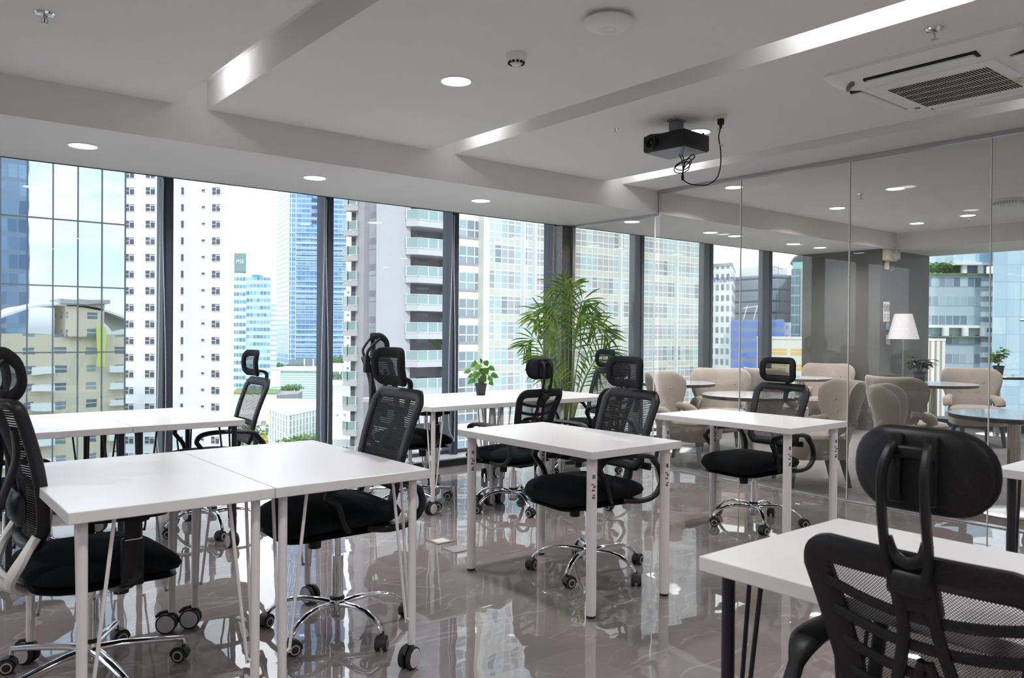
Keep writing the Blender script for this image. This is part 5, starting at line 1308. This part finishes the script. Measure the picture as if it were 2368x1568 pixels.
t, L, h = tower('cream striped office block with a yellow sign above the desk edge', [(622, 205), (668, 190), (735, 205), (735, 232), (625, 232)], 962, stp, k=(1, 2), roof=(.5, w_white), name='striped_building', it=1)
p = L[0]; MB().box(p.x-.2, p.x+1.3, p.y-.6, p.y, h-3.6, h+.4).build('yellow_sign', mat('yellow_sign', (.85, .55, .02), .5), t)
t, L, h = tower('ochre and white houses between the low buildings', [(693, 262), (735, 262), (735, 275), (693, 275)], 930, mat('ochre_wall', (.62, .42, .24), .85), name='town_house')
for k in range(4):
    x = -2+k*3.0; q_ = MB(); q_.add([(x, -14, h-5), (x+2.6, -14, h-5), (x+2.6, -8, h-5), (x, -8, h-5), (x+1.3, -14, h-3.4), (x+1.3, -8, h-3.4)], [(0, 1, 4), (3, 5, 2), (0, 4, 5, 3), (1, 2, 5, 4), (0, 3, 2, 1)]); q_.build('gabled_roof', mat_rt if k else globals().setdefault('mat_rt', mat('terracotta', (.34, .17, .13), .8)), t)
MB().box(-3, 12, -14, -6, 0, h-5).build('white_row', w_white, t)
tower('white box building left of the yellow sign, behind the trees', [(535, 308), (622, 308), (622, 322), (535, 322)], 957, facade('white_box', (.86, .86, .86), (.34, .33, .34), 7, 5, (.65, .95), (.0, .3)), name='low_building')
tower('white slab-roofed pavilion with greenery, between the second mullion and balcony tower', [(768, 460), (830, 460), (830, 480), (768, 480)], 843, w_white, name='pavilion', z0=18)
tower('low white glazed building under the garden terrace', [(768, 300), (830, 300), (830, 325), (768, 325)], 893, facade('low_glazed', (.86, .86, .86), (.60, .72, .76), 3, 6, (.03, .97), (.1, .62)), roof=(.8, w_white), name='low_building')
tower('white rounded office with blue glass band, right of the second mullion', [(768, 228), (800, 225), (806, 240), (768, 240)], 934, facade('blue_band_office', (.82, .83, .86), (.16, .28, .44), 3, 5.0, (.1, .9), (.1, .5)), roof=(.6, w_white), name='low_building')
tower('white finned low block right of the second mullion', [(768, 196), (816, 200), (816, 215), (768, 215)], 959, facade('white_fin_low', (.88, .88, .87), (.38, .42, .46), 2.1, 3.2, (.55, .95), (.1, .9)), name='low_building')
tower('bright flat white roof just above the desk, right of the second mullion', [(768, 150), (830, 150), (830, 190), (768, 190)], 1016, w_white, name='low_building')
tower('pale low building seen under the desks beside the white tower', [(380, 95), (560, 95), (560, 118), (380, 118)], 1105, w_white, name='low_building')
# trees
def tree(px, py, D, hgt, wid, m, label, zb=None):
    P = at(px, py, D); t = thing('tree', label, 'tree', (P.x, P.y, (P.z-hgt) if zb is None else zb), 0)
    top = P.z-t.location.z; b = MB(); n = 260
    for k in range(n):
        a, f, e = random.uniform(0, 6.28), random.random()**.4, random.uniform(-1, 1); r_ = wid/2*f*sqrt(1-e*e*.8)
        P0 = Vector((r_*cos(a), r_*sin(a), top-hgt*.36+hgt*.36*e*f)); d = Vector((random.uniform(-1, 1), random.uniform(-1, 1), random.uniform(-.5, .8)))
        leaf_blade(b, P0, P0+d*wid*.09, wid*.035, (random.uniform(-.4, .4), -.6, 1))
    b.build('crown', m, t); MB().cyl((0, 0, 0), (0, 0, top-hgt*.3), wid*.02+.05, wid*.015+.03, 8).build('trunk', mat_tr, t)
mat_tr = mat('pale_trunk', (.36, .32, .26), .9)
MT['treeleaf'] = leafm('tree_leaf', (.07, .17, .03), (.14, .27, .06), (.24, .40, .12)); MT['yellowleaf'] = leafm('yellow_blossom', (.35, .32, .02), (.65, .58, .03), (.85, .75, .08))
random.seed(77)
tree(577, 968, 292, 9, 9, 'treeleaf', 'slim grey-green tree left of the yellow sign', GZ)
tree(600, 980, 280, 10, 11, 'treeleaf', 'broad green tree beside the yellow sign', GZ)
tree(561, 990, 275, 12, 8, 'treeleaf', 'green tree at the edge of the window desk', GZ)
tree(613, 1000, 262, 8, 5.5, 'yellowleaf', 'small tree covered in yellow blossom below the yellow sign', GZ)
for i, (px, py, D, h_, w_, l) in enumerate([(634, 838, 560, 9, 14, 'leftmost roof-garden tree at the skyscraper foot'), (648, 843, 545, 7, 12, 'second roof-garden tree at the skyscraper foot'), (674, 842, 540, 6, 8, 'roof-garden palm left of the skyscraper columns'), (694, 841, 545, 6, 8, 'roof-garden palm before the skyscraper columns'),
        (664, 894, 440, 5, 12, 'dry yellowish tree before the banded retail building'), (678, 889, 445, 5, 12, 'second dry tree before the banded retail building'),
        (780, 822, 560, 12, 16, 'tree above the white pavilion, nearer the mullion'), (797, 820, 550, 11, 14, 'tree above the white pavilion, nearer the balcony tower'), (779, 862, 390, 10, 12, 'terrace tree below the white pavilion, nearer the mullion'), (797, 866, 385, 9, 14, 'terrace tree below the white pavilion, nearer the balcony tower'),
        (690, 1010, 178, 4, 9, 'dry treetop in front of the striped office block'), (718, 1006, 180, 5, 10, 'second dry treetop in front of the striped office block')]):
    tree(px, py, D, h_, w_, 'treeleaf', l, None)
tc_ = {'white_tent': ((.80, .78, .85), 'pale lilac market tent on the street'), 'yellow_tent': ((.85, .62, .08), 'yellow market tent on the street'), 'blue_tent': ((.10, .14, .45), 'dark blue market tent on the street')}
for i, (px, (k, (c, l))) in enumerate(zip((576, 593, 610), tc_.items())):
    P = at(px, 1022, 268); t_ = MB(); s_ = 1.1; t_.add([(-s_, -s_, -1.4), (s_, -s_, -1.4), (s_, s_, -1.4), (-s_, s_, -1.4), (0, 0, .2), (-s_, -s_, -1.7), (s_, -s_, -1.7), (s_, s_, -1.7), (-s_, s_, -1.7)], [(0, 1, 4), (1, 2, 4), (2, 3, 4), (3, 0, 4), (0, 5, 6, 1), (1, 6, 7, 2), (2, 7, 8, 3), (3, 8, 5, 0)])
    t = thing('market_tent', l, 'tent', (P.x, P.y, GZ+2.6)); t_.build('canopy', mat(k, c, .7), t)
    for dx in (-s_, s_):
        for dy in (-s_, s_): MB().cyl((dx, dy, -2.6), (dx, dy, -1.5), .06, .06, 6).build('pole', 'steel', t)
